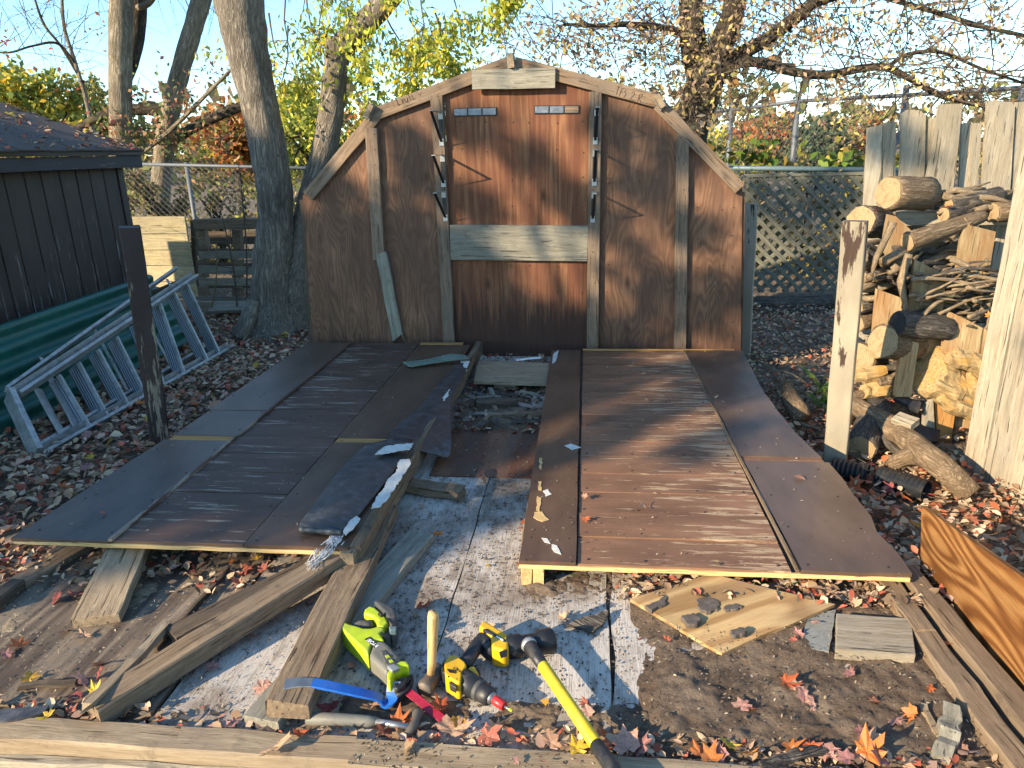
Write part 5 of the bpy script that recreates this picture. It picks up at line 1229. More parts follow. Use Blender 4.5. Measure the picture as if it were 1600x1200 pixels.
BRN = [(.20, .13, .07), (.27, .19, .10), (.14, .10, .06), (.24, .20, .09)]
def bush_tree(px, pyt, pyb, wpx, Y, pal, label, n=2600, size=.16, kind='tree', clumps=34, group=None, trunk=True):
    top, bot = V(px, pyt, Y), V(px, pyb, Y); H = top.z - bot.z; W = wpx / 1124. * Y * 1.02; base = Vector((top.x, Y, GZ))
    t = thing('autumn_tree' if kind == 'tree' else 'bush', base, label, kind, group)
    c = Vector((top.x, Y, (top.z + bot.z) / 2)); cl, rd = [], []
    while len(cl) < clumps:
        q = NR.uniform(-1, 1, 3)
        if q @ q > 1: continue
        k = 1 - .35 * max(q[2], 0)
        cl.append((c.x + q[0] * W * .46 * k, c.y + q[1] * W * .4, c.z + q[2] * H * .46)); rd.append(W * NR.uniform(.10, .2))
    P = clump_points(cl, n // clumps, rd)
    Vv, Fq, cc = leaf_quads(P, size, pal, .6)
    arrays('crown', Vv, Fq, M['leafc'], t, cc, M=Matrix.Translation(base))
    if trunk:
        tube('trunk', [base - Vector((0, 0, .2)), base + Vector((.05 * W, 0, (c.z - base.z) * .5)), Vector((c.x, c.y, c.z + H * .25))], [.05 * W + .03, .04 * W + .02, .015 * W], M['bark_dark'], t, 8, .1, path=3)
        vs, fs = [], []
        for q in cl[::2]:
            p = Vector((c.x, c.y, base.z + (c.z - base.z) * NR.uniform(.5, 1.1))); tube_geo([p, p.lerp(Vector(q), .5) + Vector((0, 0, .05 * H)), Vector(q)], [.02 * W, .012 * W, .004 * W], 4, vs=vs, fs=fs)
        mesh('limbs', vs, fs, M['bark_dark'], t, Matrix.Translation(base), world=True)
    return t
bush_tree(40, 95, 300, 190, 15, GRN + YEL, 'yellow-green tree behind the roof of the dark shed', 4200, .15)
bush_tree(140, 105, 300, 130, 17, OLV, 'olive tree standing left of the tan ridged trunk', 3000, .15)
bush_tree(350, 150, 290, 120, 14, ORG, 'orange-red shrub tree left of the maple trunk', 3000, .13)
bush_tree(395, 165, 300, 150, 17, YEL, 'bright yellow tree behind the maple trunk', 2600, .15)
bush_tree(470, 118, 310, 130, 16, GRN, 'rounded green tree between the two maple stems', 3600, .14)
bush_tree(570, 165, 330, 120, 22, ORG + YEL, 'orange and yellow tree over the left shoulder of the gable', 2200, .2)
bush_tree(1120, 196, 300, 120, 19, YEL + OLV, 'yellowish tree over the right shoulder of the gable', 2400, .17)
bush_tree(1190, 172, 300, 130, 25, ORG, 'orange tree behind the tall chain link fence', 2600, .22)
bush_tree(1285, 178, 300, 110, 22, [(.07, .10, .05), (.10, .13, .06), (.05, .075, .04), (.14, .16, .07)], 'dark green tree behind the tall chain link fence', 3000, .16)
bush_tree(1365, 185, 300, 130, 24, OLV + ORG, 'olive and orange tree left of the tall board fence', 2600, .2)
bush_tree(1480, 178, 300, 140, 24, OLV, 'olive tree showing between the tall fence boards', 1200, .2)
# brush behind the left fence and the lattice
def bushes(spec, label, group):
    for i, (px, pyt, pyb, w, Y, pal, n) in enumerate(spec):
        bush_tree(px, pyt, pyb, w, Y, pal, label[i], n, .075, 'bush', 26, group, True)
bushes([(225, 240, 440, 110, 9.6, BRN + OLV, 2200), (320, 246, 440, 120, 9.9, BRN + OLV, 2200), (420, 250, 440, 110, 9.5, BRN + GRN, 2000), (500, 262, 440, 90, 10., GRN, 1600)], ['brown twiggy bush behind the fence next to the dark shed corner', 'brown twiggy bush behind the galvanised fence post', 'brown and green bush behind the maple trunk', 'green bush between the maple trunk and the gable'], 'bushes behind the left chain link fence')
bushes([(1185, 250, 470, 120, 9.2, OLV + BRN, 1500), (1270, 246, 470, 120, 9.4, OLV + BRN, 1500), (1350, 250, 470, 110, 9.2, OLV + BRN, 1300)], ['dim olive bush behind the lattice nearest the gable', 'dim olive bush behind the middle of the lattice', 'dim olive bush behind the lattice end by the board fence'], 'bushes behind the lattice')
# far wood
def far_wood():
    n = 9000; x = NR.uniform(-75, 75, n); y = 52 + 10 * NR.uniform(-1, 1, n)
    h = 4.2 + 1.4 * np.sin(x * .23) + 1.0 * np.sin(x * .71 + 1)
    z = GZ + h * NR.uniform(0, 1, n) ** .8
    Vv, Fq, cc = leaf_quads(np.stack([x, y, z], 1), .9, OLV + BRN + [(.3, .15, .05)], .8)
    o = arrays('far_wood', Vv, Fq, M['leafc'], None, cc); o['kind'] = 'stuff'
far_wood()

# growing thin branches from limbs; returns tube geometry and leaf points
def sprout(vs, fs, pts, p, d, L, r, depth, droop=.05, wig=.35, nb=(2, 4), sides=4):
    n = 5; cur = Vector(p); d = Vector(d).normalized(); path = [cur.copy()]
    for i in range(n):
        d = (d + Vector((NR.normal(), NR.normal(), NR.normal())) * wig * .35 + Vector((0, 0, -droop))).normalized()
        cur = cur + d * L / n; path.append(cur.copy())
    rr = [r * (1 - .75 * i / n) for i in range(n + 1)]
    tube_geo(path, rr, sides if depth > 1 else 3, vs=vs, fs=fs, cap=False)
    for i in range(1, n + 1): pts.append((path[i], depth))
    if depth > 0:
        for k in range(NR.integers(*nb) + 1):
            i = NR.integers(1, n + 1); dd = (d + Vector((NR.normal(), NR.normal(), NR.normal())) * .75).normalized()
            sprout(vs, fs, pts, path[i], dd, L * NR.uniform(.45, .7), rr[i] * .65, depth - 1, droop, wig, nb, sides)
def limb(name, px, parent, mat, n=12, rough=.1, path=6):
    """px: (px, py, Y, width in px)"""
    P = [V(x, y, Y) for x, y, Y, w in px]; R_ = [w / 2 / 1124. * Y for x, y, Y, w in px]
    pts, rr = smooth_path(list(zip(P, R_)), path)
    vs, fs = tube_geo(pts, rr, n, rough, nscale=6)
    mesh(name, vs, fs, mat, parent, frame(P[0], P[-1] - P[0]), world=True, smooth=True)
    return list(zip(pts, rr))
# grey maple with two stems
mp = thing('maple_tree', (-2.85, 6.25, GZ), 'grey-barked maple with two stems and drooping yellow-green leaves beside the gable', 'tree')
m1 = limb('trunk', [(424, 540, 6.2, 125), (424, 508, 6.25, 82), (424, 470, 6.3, 66), (426, 400, 6.3, 60), (431, 330, 6.3, 54), (420, 240, 6.3, 55), (400, 140, 6.3, 56), (385, 70, 6.3, 62), (374, 5, 6.3, 70), (366, -90, 6.3, 74)], mp, M['bark_grey'], 22, .09)
limb('stem', [(362, 20, 6.3, 40), (340, -60, 6.2, 36), (310, -160, 6.1, 30)], mp, M['bark_grey'], 14, .08)
m2 = limb('stem', [(448, 525, 6.35, 80), (455, 480, 6.4, 58), (468, 400, 6.45, 48), (488, 310, 6.5, 43), (508, 230, 6.5, 39), (517, 180, 6.5, 37), (523, 130, 6.5, 36), (529, 85, 6.5, 35), (547, 60, 6.45, 36), (575, 32, 6.4, 34), (604, 0, 6.3, 33), (650, -60, 6.2, 30)], mp, M['bark_grey'], 18, .09)
limb('stub', [(526, 100, 6.5, 28), (523, 75, 6.45, 26), (522, 60, 6.42, 22)], mp, M['bark_grey'], 12, .1)
limb('root_flare', [(395, 470, 6.1, 22), (385, 505, 6.0, 30), (375, 528, 5.95, 34)], mp, M['bark_grey'], 12, .12)
vs, fs, lp = [], [], []
for (x, y, Y, dx, dz, L) in [(620, -60, 6.0, .1, -.9, .7), (560, -70, 5.9, .0, -1, .8), (650, -50, 6.1, .3, -.8, .8), (690, -40, 6.3, .2, -.8, .6), (470, -60, 6.4, .2, -.9, .8), (440, -40, 6.8, .1, -.9, .9), (500, -60, 6.2, -.2, -.9, .7), (600, 20, 6.7, .3, -.8, .6), (640, 30, 6.4, .4, -.6, .6), (560, 60, 6.9, .1, -.9, .6), (450, 40, 7.1, .1, -.9, .7), (470, 90, 7.3, .1, -.8, .7), (620, 70, 6.9, .1, -.9, .5), (680, 20, 6.3, .2, -.8, .5), (540, -30, 6.9, .2, -.9, .6), (420, 20, 7.2, -.1, -.9, .6), (770, -60, 6.4, .1, -.9, .35), (800, -60, 6.4, .1, -.9, .3), (580, 0, 7.1, 0, -.9, .8), (655, 60, 6.9, .2, -.9, .5)]:
    sprout(vs, fs, lp, V(x, y, Y), (dx, NR.normal() * .2, dz), L, .010, 2, .10, .5, (2, 4))
o = mesh('twigs', vs, fs, M['twig'], mp, Matrix.Translation(Vector((-2.85, 6.25, GZ))), world=True); o['kind'] = 'stuff'
P = np.array([tuple(p) for p, d in lp]); P = np.repeat(P, 4, axis=0) + NR.normal(size=(len(P) * 4, 3)) * .035
Vv, Fq, cc = leaf_quads(P, .062, [(.44, .46, .05), (.55, .50, .05), (.34, .39, .05), (.60, .44, .05), (.27, .32, .05)], .42, .9)
arrays('leaves', Vv, Fq, M['leafc'], mp, cc, M=Matrix.Translation(Vector((-2.85, 6.25, GZ))))
# ridged trunks at the left
ok = thing('oak_tree', V(190, 300, 9.6), 'straight tan ridged trunk behind the end of the dark shed', 'tree')
limb('trunk', [(190, 420, 9.6, 44), (189, 330, 9.6, 36), (189, 230, 9.6, 33), (188, 120, 9.6, 33), (189, 30, 9.6, 33), (190, -80, 9.6, 34)], ok, M['bark_oak'], 18, .07)
limb('limb', [(196, 130, 9.75, 16), (208, 80, 9.9, 24), (214, 30, 10, 26), (218, -70, 10, 26)], ok, M['bark_dark'], 12, .08)
limb('limb', [(216, 12, 9.9, 10), (232, 5, 9.8, 9), (246, -15, 9.7, 9)], ok, M['bark_oak'], 8, .05)
ol = thing('leaning_tree', V(262, 300, 10.2), 'slanting dark trunk leaning right behind the left chain link fence', 'tree')
limb('trunk', [(240, 420, 10.2, 34), (256, 240, 10.2, 30), (266, 180, 10.2, 28), (282, 110, 10.2, 27), (300, 50, 10.2, 27), (316, -5, 10.2, 28), (340, -90, 10.2, 28)], ol, M['bark_oak'], 14, .1)
limb('limb', [(100, 215, 9.9, 10), (150, 185, 10, 14), (200, 172, 10.1, 16), (262, 172, 10.2, 20)], ol, M['bark_dark'], 10, .12)
limb('limb', [(262, 225, 10.2, 14), (320, 190, 10.1, 16), (380, 165, 10, 15), (420, 150, 10, 12)], ol, M['bark_dark'], 10, .12)
limb('limb', [(222, 240, 9.7, 6), (270, 200, 9.6, 7), (330, 140, 9.5, 6), (370, 100, 9.5, 4)], ol, M['bark_oak'], 8, .12)
vs, fs, lp = [], [], []
for i in range(22):
    x, y = NR.uniform(215, 330), NR.uniform(120, 245)
    sprout(vs, fs, lp, V(x, y, NR.uniform(9.3, 9.9)), (NR.normal(), 0, NR.normal() * .6 - .1), .6, .006, 1, .06, .7, (1, 3), 3)
o = mesh('vine_stems', vs, fs, M['twig'], ol, Matrix.Translation(V(262, 300, 10.2)), world=True); o['kind'] = 'stuff'
P = np.array([tuple(p) for p, d in lp]); P = np.repeat(P, 3, axis=0) + NR.normal(size=(len(P) * 3, 3)) * .06
P = P[NR.random(len(P)) < .8]
Vv, Fq, cc = leaf_quads(P, .075, [(.11, .15, .04), (.40, .19, .08), (.46, .25, .12), (.28, .09, .06), (.17, .18, .05), (.12, .16, .04)], .6, .3)
arrays('vine_leaves', Vv, Fq, M['leafc'], ol, cc, M=Matrix.Translation(V(262, 300, 10.2)))
# thin bare tree at the left
bt_ = thing('bare_tree', V(150, 300, 11), 'thin bare branching tree against the sky at the left', 'tree')
vs, fs, lp = [], [], []
l1 = limb('trunk', [(160, 330, 11, 9), (140, 180, 11, 7), (118, 100, 11, 6), (100, 40, 11, 5), (96, -30, 11, 4)], bt_, M['bark_oak'], 7, .05)
l2 = limb('limb', [(130, 130, 11, 5), (95, 72, 11, 4), (70, 40, 11, 4), (55, 0, 11, 3), (50, -30, 11, 3)], bt_, M['bark_dark'], 6, .05)
l3 = limb('limb', [(118, 100, 11, 4), (90, 68, 10.8, 4), (50, 72, 10.6, 3), (15, 82, 10.5, 3), (-20, 80, 10.5, 2)], bt_, M['bark_dark'], 6, .05)
for lst in (l1, l2, l3):
    for k in range(0, len(lst), 2):
        p, r = lst[k]
        if p.z > 1.9: sprout(vs, fs, lp, p, (NR.normal(), NR.normal() * .3, NR.normal() * .5 + .3), NR.uniform(.5, 1.1), .006, 2, .03, .5, (1, 3), 3)
for i in range(34):
    sprout(vs, fs, lp, V(NR.uniform(0, 345), NR.uniform(-60, 20), 10.5), (NR.normal() * .6, 0, -.8), NR.uniform(.5, 1.3), .006, 1, .05, .5, (1, 3), 3)
o = mesh('twigs', vs, fs, M['twig'], bt_, Matrix.Translation(V(150, 300, 11)), world=True); o['kind'] = 'stuff'
P = np.array([tuple(p) for p, d in lp]); P = P[NR.random(len(P)) < .04]
Vv, Fq, cc = leaf_quads(P, .07, ORG + [(.4, .08, .05)], .6, .3)
arrays('leaves', Vv, Fq, M['leafc'], bt_, cc, M=Matrix.Translation(V(150, 300, 11)))
# dark spreading tree on the right
rt = thing('spreading_tree', V(1080, 300, 8.8), 'dark spreading tree with sparse pinkish dry leaves behind the right of the gable', 'tree')
Lm = []
Lm.append(limb('trunk', [(1062, 400, 8.8, 66), (1068, 260, 8.8, 56), (1082, 195, 8.8, 50), (1098, 140, 8.8, 52), (1104, 110, 8.8, 54)], rt, M['bark_dark'], 18, .1))
Lm.append(limb('limb', [(1096, 125, 8.8, 34), (1084, 80, 8.8, 36), (1080, 30, 8.8, 34), (1078, -40, 8.8, 32)], rt, M['bark_dark'], 12, .1))
Lm.append(limb('limb', [(1106, 112, 8.8, 36), (1120, 85, 8.7, 34), (1140, 40, 8.6, 32), (1148, 0, 8.5, 30), (1155, -60, 8.4, 28)], rt, M['bark_dark'], 12, .1))
Lm.append(limb('limb', [(1110, 128, 8.8, 24), (1150, 90, 8.6, 21), (1200, 60, 8.4, 18), (1240, 30, 8.2, 18), (1262, 12, 8.1, 17), (1290, -20, 8.0, 15)], rt, M['bark_dark'], 10, .1))
Lm.append(limb('limb', [(1112, 122, 8.8, 18), (1150, 100, 8.5, 15), (1190, 98, 8.3, 14), (1240, 112, 8.1, 13), (1290, 117, 8.0, 12), (1340, 108, 7.9, 11), (1385, 106, 7.8, 10), (1430, 128, 7.7, 8), (1470, 150, 7.6, 7), (1530, 165, 7.6, 5), (1580, 175, 7.6, 3)], rt, M['bark_dark'], 9, .1))
Lm.append(limb('limb', [(1078, 55, 8.8, 14), (1040, 45, 8.6, 10), (985, 38, 8.4, 8), (930, 40, 8.2, 6), (880, 38, 8.1, 4)], rt, M['bark_dark'], 8, .1))
Lm.append(limb('limb', [(1385, 106, 7.8, 6), (1420, 85, 7.7, 6), (1470, 82, 7.6, 5), (1540, 110, 7.5, 4), (1600, 130, 7.5, 3)], rt, M['bark_dark'], 7, .1))
Lm.append(limb('limb', [(1262, 12, 8.1, 9), (1340, -10, 7.9, 8), (1430, 10, 7.7, 7), (1530, 40, 7.5, 6), (1620, 60, 7.4, 5)], rt, M['bark_dark'], 7, .1))
vs, fs, lp = [], [], []
for k, lst in enumerate(Lm[1:]):
    for p, r in lst:
        for rep in range(2):
            if NR.random() < (.2 if k < 2 else .5): sprout(vs, fs, lp, p, (NR.normal() * .9, NR.normal() * .35, NR.normal() * .6 + .05), NR.uniform(.45, 1.15), .009, 2, .05, .55, (1, 3), 3)
for i in range(64):
    x, y = NR.uniform(770, 1600), NR.uniform(-70, 60)
    sprout(vs, fs, lp, V(x, y, NR.uniform(7.2, 9.2)), (NR.normal() * .7, NR.normal() * .3, -.35 + NR.normal() * .4), NR.uniform(.6, 1.2), .007, 2, .05, .5, (1, 3), 3)
for i in range(26):
    x = NR.uniform(800, 1060); y = NR.uniform(20, 120)
    sprout(vs, fs, lp, V(x, y, NR.uniform(7.6, 8.8)), (-.6 + NR.normal() * .5, 0, NR.normal() * .4), NR.uniform(.5, 1.0), .006, 1, .05, .5, (2, 4), 3)
o = mesh('twigs', vs, fs, M['twig'], rt, Matrix.Translation(V(1080, 300, 8.8)), world=True); o['kind'] = 'stuff'
P = np.array([tuple(p) for p, d in lp]); P = P[NR.random(len(P)) < .85]; P = np.repeat(P, 2, axis=0)[::1] + NR.normal(size=(len(P) * 2, 3)) * .025; P = P[NR.random(len(P)) < np.where((P[:, 0] > 1.3) & (P[:, 2] < 2.35), .22, .66)]
Vv, Fq, cc = leaf_quads(P, .066, [(.36, .24, .15), (.44, .31, .18), (.30, .22, .11), (.50, .38, .16), (.27, .17, .12), (.52, .42, .12)], .45, .6)
arrays('leaves', Vv, Fq, M['leafc'], rt, cc, M=Matrix.Translation(V(1080, 300, 8.8)))
# round-leaved vine along the right fence rail
vn = thing('leafy_vine', V(1240, 262, 7.9), 'green round-leaved vine along the rail above the wooden lattice', 'vine')
vs, fs, lp = [], [], []
for i in range(26): sprout(vs, fs, lp, V(NR.uniform(1120, 1390), 262, 7.95), (NR.normal(), 0, 1), NR.uniform(.12, .36), .005, 1, 0, .8, (1, 2), 3)
o = mesh('stems', vs, fs, M['twig'], vn, Matrix.Translation(V(1240, 262, 7.9)), world=True); o['kind'] = 'stuff'
P = np.array([tuple(p) for p, d in lp]); P = P[NR.random(len(P)) < .55]
Vv, Fq, cc = leaf_quads(P, .12, [(.10, .17, .03), (.16, .22, .04), (.26, .24, .04), (.07, .11, .03), (.24, .16, .04)], .9, .2)
arrays('leaves', Vv, Fq, M['leafc'], vn, cc, M=Matrix.Translation(V(1240, 262, 7.9)))
# saplings and dry stalks in front of the pallets
for k, (x0, x1, y1, lab) in enumerate(((385, 372, 250, 'thin bare sapling right before the maple trunk'), (372, 345, 330, 'thin bare sapling bending left across the pallet bin'), (325, 338, 380, 'pale dry stalk in front of the pallet bin'))):
    a = V(x0, 505, 6.9); b = V(x1, y1, 6.8); vs, fs, lp = [], [], []
    pts, rr = smooth_path([(a, .010), (a.lerp(b, .5) + Vector((.04, 0, 0)), .008), (b, .004)], 4); tube_geo(pts, rr, 5, vs=vs, fs=fs)
    for j in range(5): sprout(vs, fs, lp, pts[3 + j % 5], (NR.normal(), NR.normal() * .4, .4), .5, .004, 1, 0, .4, (1, 2), 3)
    tag(mesh('sapling', vs, fs, M['twig' if k < 2 else 'stick'], None, Matrix.Translation(a), world=True), lab, 'sapling')
# grass tufts beside the right wall section
gr = thing('grass_tuft', G(1285, 640, GZ), 'small bright green grass tuft at the foot of the tall pale post', 'grass tuft')
vs, fs, cs = [], [], []
for i in range(36):
    b = G(1278 + NR.normal() * 8, 636 + NR.normal() * 14, GZ); d = Vector((NR.normal() * .05, NR.normal() * .04, NR.uniform(.05, .13))); s_ = Vector((.004, .002, 0))
    k = len(vs); vs += [b - s_, b + s_, b + d * .6 + s_ * .7, b + d + Vector((d.x, d.y, -.01))]; fs.append((k, k + 1, k + 2, k + 3)); cs += [(.10 + .1 * NR.random(), .18 + .08 * NR.random(), .04)] * 4
arrays('blade', np.array([tuple(v) for v in vs]), np.array(fs), M['leafc'], gr, np.array(cs), M=Matrix.Translation(G(1285, 640, GZ)))
SHADE_LEFT = []
for i in range(46): SHADE_LEFT.append(((RNG.uniform(-2.1, -.8), RNG.uniform(2.4, 4.9), .15), RNG.uniform(.3, .5)))
for i in range(30): SHADE_LEFT.append(((RNG.uniform(-4.3, -2.1), RNG.uniform(2.6, 6.3), RNG.uniform(0, 1.3)), RNG.uniform(.4, .7)))
for i in range(12): SHADE_LEFT.append(((RNG.uniform(-2.0, -.9), YG, RNG.uniform(.1, .75)), RNG.uniform(.2, .35)))
for i in range(10): SHADE_LEFT.append(((RNG.uniform(-.75, -.25), RNG.uniform(3.2, 4.9), .0), RNG.uniform(.2, .35)))
for i in range(6): SHADE_LEFT.append(((RNG.uniform(-3.2, -2.5), 6.3, RNG.uniform(.2, 1.2)), RNG.uniform(.3, .5)))
SHADE_RIGHT = []
for T, r in (((-1.75, YG, 1.2), .12), ((-1.2, YG, 1.45), .12), ((-1.3, YG, 1.0), .2), ((-1.7, YG, .85), .2), ((-1.1, YG, 1.2), .14), ((-.75, YG, 1.55), .15), ((-.35, YG, 1.35), .13), ((-.75, YG, 1.05), .14), ((-.15, YG, 1.1), .12), ((-.6, YG, .45), .2), ((-.3, YG, .25), .16),
             ((.15, YG, 1.5), .14), ((.35, YG, 1.15), .15), ((.1, YG, .95), .14), ((.55, YG, 1.35), .16), ((.4, YG, .55), .22), ((.75, YG, .85), .14), ((.7, YG, .35), .24), ((.2, YG, .2), .2), ((.9, YG, .45), .2)): SHADE_RIGHT.append((T, r))
for T, r in (((.2, 4.45, .1), .26), ((.65, 4.35, .1), .26), ((.95, 4.5, .1), .3), ((.0, 4.1, .1), .25), ((.55, 3.85, .1), .22), ((.9, 4.0, .1), .22), ((.2, 3.45, .1), .18), ((.6, 3.2, .1), .16), ((-.13, 3.7, .1), .16), ((-.13, 3.0, .1), .14)): SHADE_RIGHT.append((T, r))
for i in range(4): SHADE_RIGHT.append(((RNG.uniform(1.5, 2.7), 7.5, RNG.uniform(0, 1.1)), RNG.uniform(.2, .35)))
for T in ((1.7, 4.5, 1.4), (1.95, 3.1, .55), (-.35, 2.6, 0)): SHADE_RIGHT.append((T, .13))
# ------------------------------------------------------------------ unseen trees added behind the camera, crowns shaped to throw dappled shade
def added_shade_tree(base, clumps, rad, per, size, label, seed):
    t = thing('added_shade_tree', base, label, 'tree')
    P = clump_points(clumps, per, rad); Vv, Fq, cc = leaf_quads(P, size, YEL + ORG + GRN, .7)
    arrays('crown', Vv, Fq, M['leafc'], t, cc, M=Matrix.Translation(base))
    top = sum((Vector(c) for c in clumps), Vector()) / len(clumps)
    tube('trunk', [base - Vector((0, 0, .2)), base.lerp(top, .5) + Vector((.1, .1, 0)), top], [.22, .16, .04], M['bark_grey'], t, 14, .08, path=4)
    vs, fs = [], []
    for c in clumps[::2]:
        p = base.lerp(top, RNG.uniform(.45, .9)); tube_geo([p, p.lerp(Vector(c), .5) + Vector((0, 0, .2)), Vector(c)], [.03, .02, .006], 5, vs=vs, fs=fs)
    mesh('limbs', vs, fs, M['bark_grey'], t, Matrix.Translation(base), world=True)
def along(T, s): return Vector(T) + SUN * s
cl = []; rd = []
# left wall section, ladder, dark shed and the left half of the gable
for T, r in SHADE_LEFT:
    cl.append(along(T, RNG.uniform(11.5, 14.5))); rd.append(r)
added_shade_tree(Vector((-11.8, -4.2, GZ)), cl, rd, 480, .16, 'broad unseen tree added behind the camera, crown shaped to shade the left side', 1)
cl = []; rd = []
for T, r in SHADE_RIGHT:
    cl.append(along(T, RNG.uniform(9.5, 12.5))); rd.append(r)
added_shade_tree(Vector((-9.4, -2.6, GZ)), cl, rd, 135, .10, 'thin unseen tree added behind the camera, crown shaped to dapple the right side', 2)
# ------------------------------------------------------------------ fallen leaves
def maple_mesh(seed):
    r = random.Random(seed); half = [(0, 1.0), (15, .66), (29, .52), (47, .94), (63, .66), (80, .50), (104, .74), (126, .50), (152, .48), (174, .22)]
    out = [(a, k) for a, k in half] + [(-a, k) for a, k in reversed(half[1:])]
    c1, c2, c3 = r.uniform(-.9, 1.6), r.uniform(-.7, 1.3), r.uniform(-.8, .8)
    def P(a, k):
        k *= r.uniform(.72, 1.12); a += r.uniform(-4, 4); x, y = k * math.sin(math.radians(a)), k * math.cos(math.radians(a))
        return (x, y, .35 * c1 * x * x + .35 * c2 * y * y + .3 * c3 * x * y + r.uniform(-.04, .04) * k + .10 * abs(math.sin(math.radians(a) * 2.6)) * k)
    o_ = [P(a, k) for a, k in out]; i_ = [tuple(.5 * q for q in p) for p in o_]; n = len(out)
    vs = o_ + i_ + [(0, 0, -.03)]; fs = []
    for i in range(n):
        j = (i + 1) % n; fs.append((i, n + i, n + j, j)); fs.append((n + i, 2 * n, n + j))
    b = len(vs); vs += [(-.02, -.1, 0), (.02, -.1, 0), (r.uniform(-.2, .2), -.75, r.uniform(0, .2))]; fs.append((b, b + 1, b + 2))
    me = bpy.data.meshes.new('maple_leaf'); me.from_pydata(vs, [], fs); me.update(); return me
LM = {}
for c in ('red', 'orange', 'yellow', 'tan', 'pink', 'brown'):
    LM[c] = []
    for k in range(6):
        m = maple_mesh(k * 7 + len(c)); m.materials.append(M[c + '_leaf']); LM[c].append(m)
WORD = {'red': 'red', 'orange': 'orange', 'yellow': 'yellow', 'tan': 'pale tan', 'pink': 'pinkish', 'brown': 'brown'}
def maple_leaf(p, c, size, where, tilt=.35):
    e = Matrix.Translation(p) @ Matrix.Rotation(RNG.uniform(0, 6.28), 4, 'Z') @ Matrix.Rotation(RNG.gauss(0, tilt), 4, 'X') @ Matrix.Rotation(RNG.gauss(0, tilt), 4, 'Y') @ Matrix.Diagonal((size * .88, size * RNG.uniform(.5, .95), size, 1))
    o = link('maple_leaf', RNG.choice(LM[c]), None, e)
    tag(o, WORD[c] + ' maple leaf ' + where, 'leaf', WORD[c] + ' maple leaves ' + where)
def pick(ws):
    return RNG.choices(['red', 'orange', 'yellow', 'tan', 'pink', 'brown'], ws)[0]
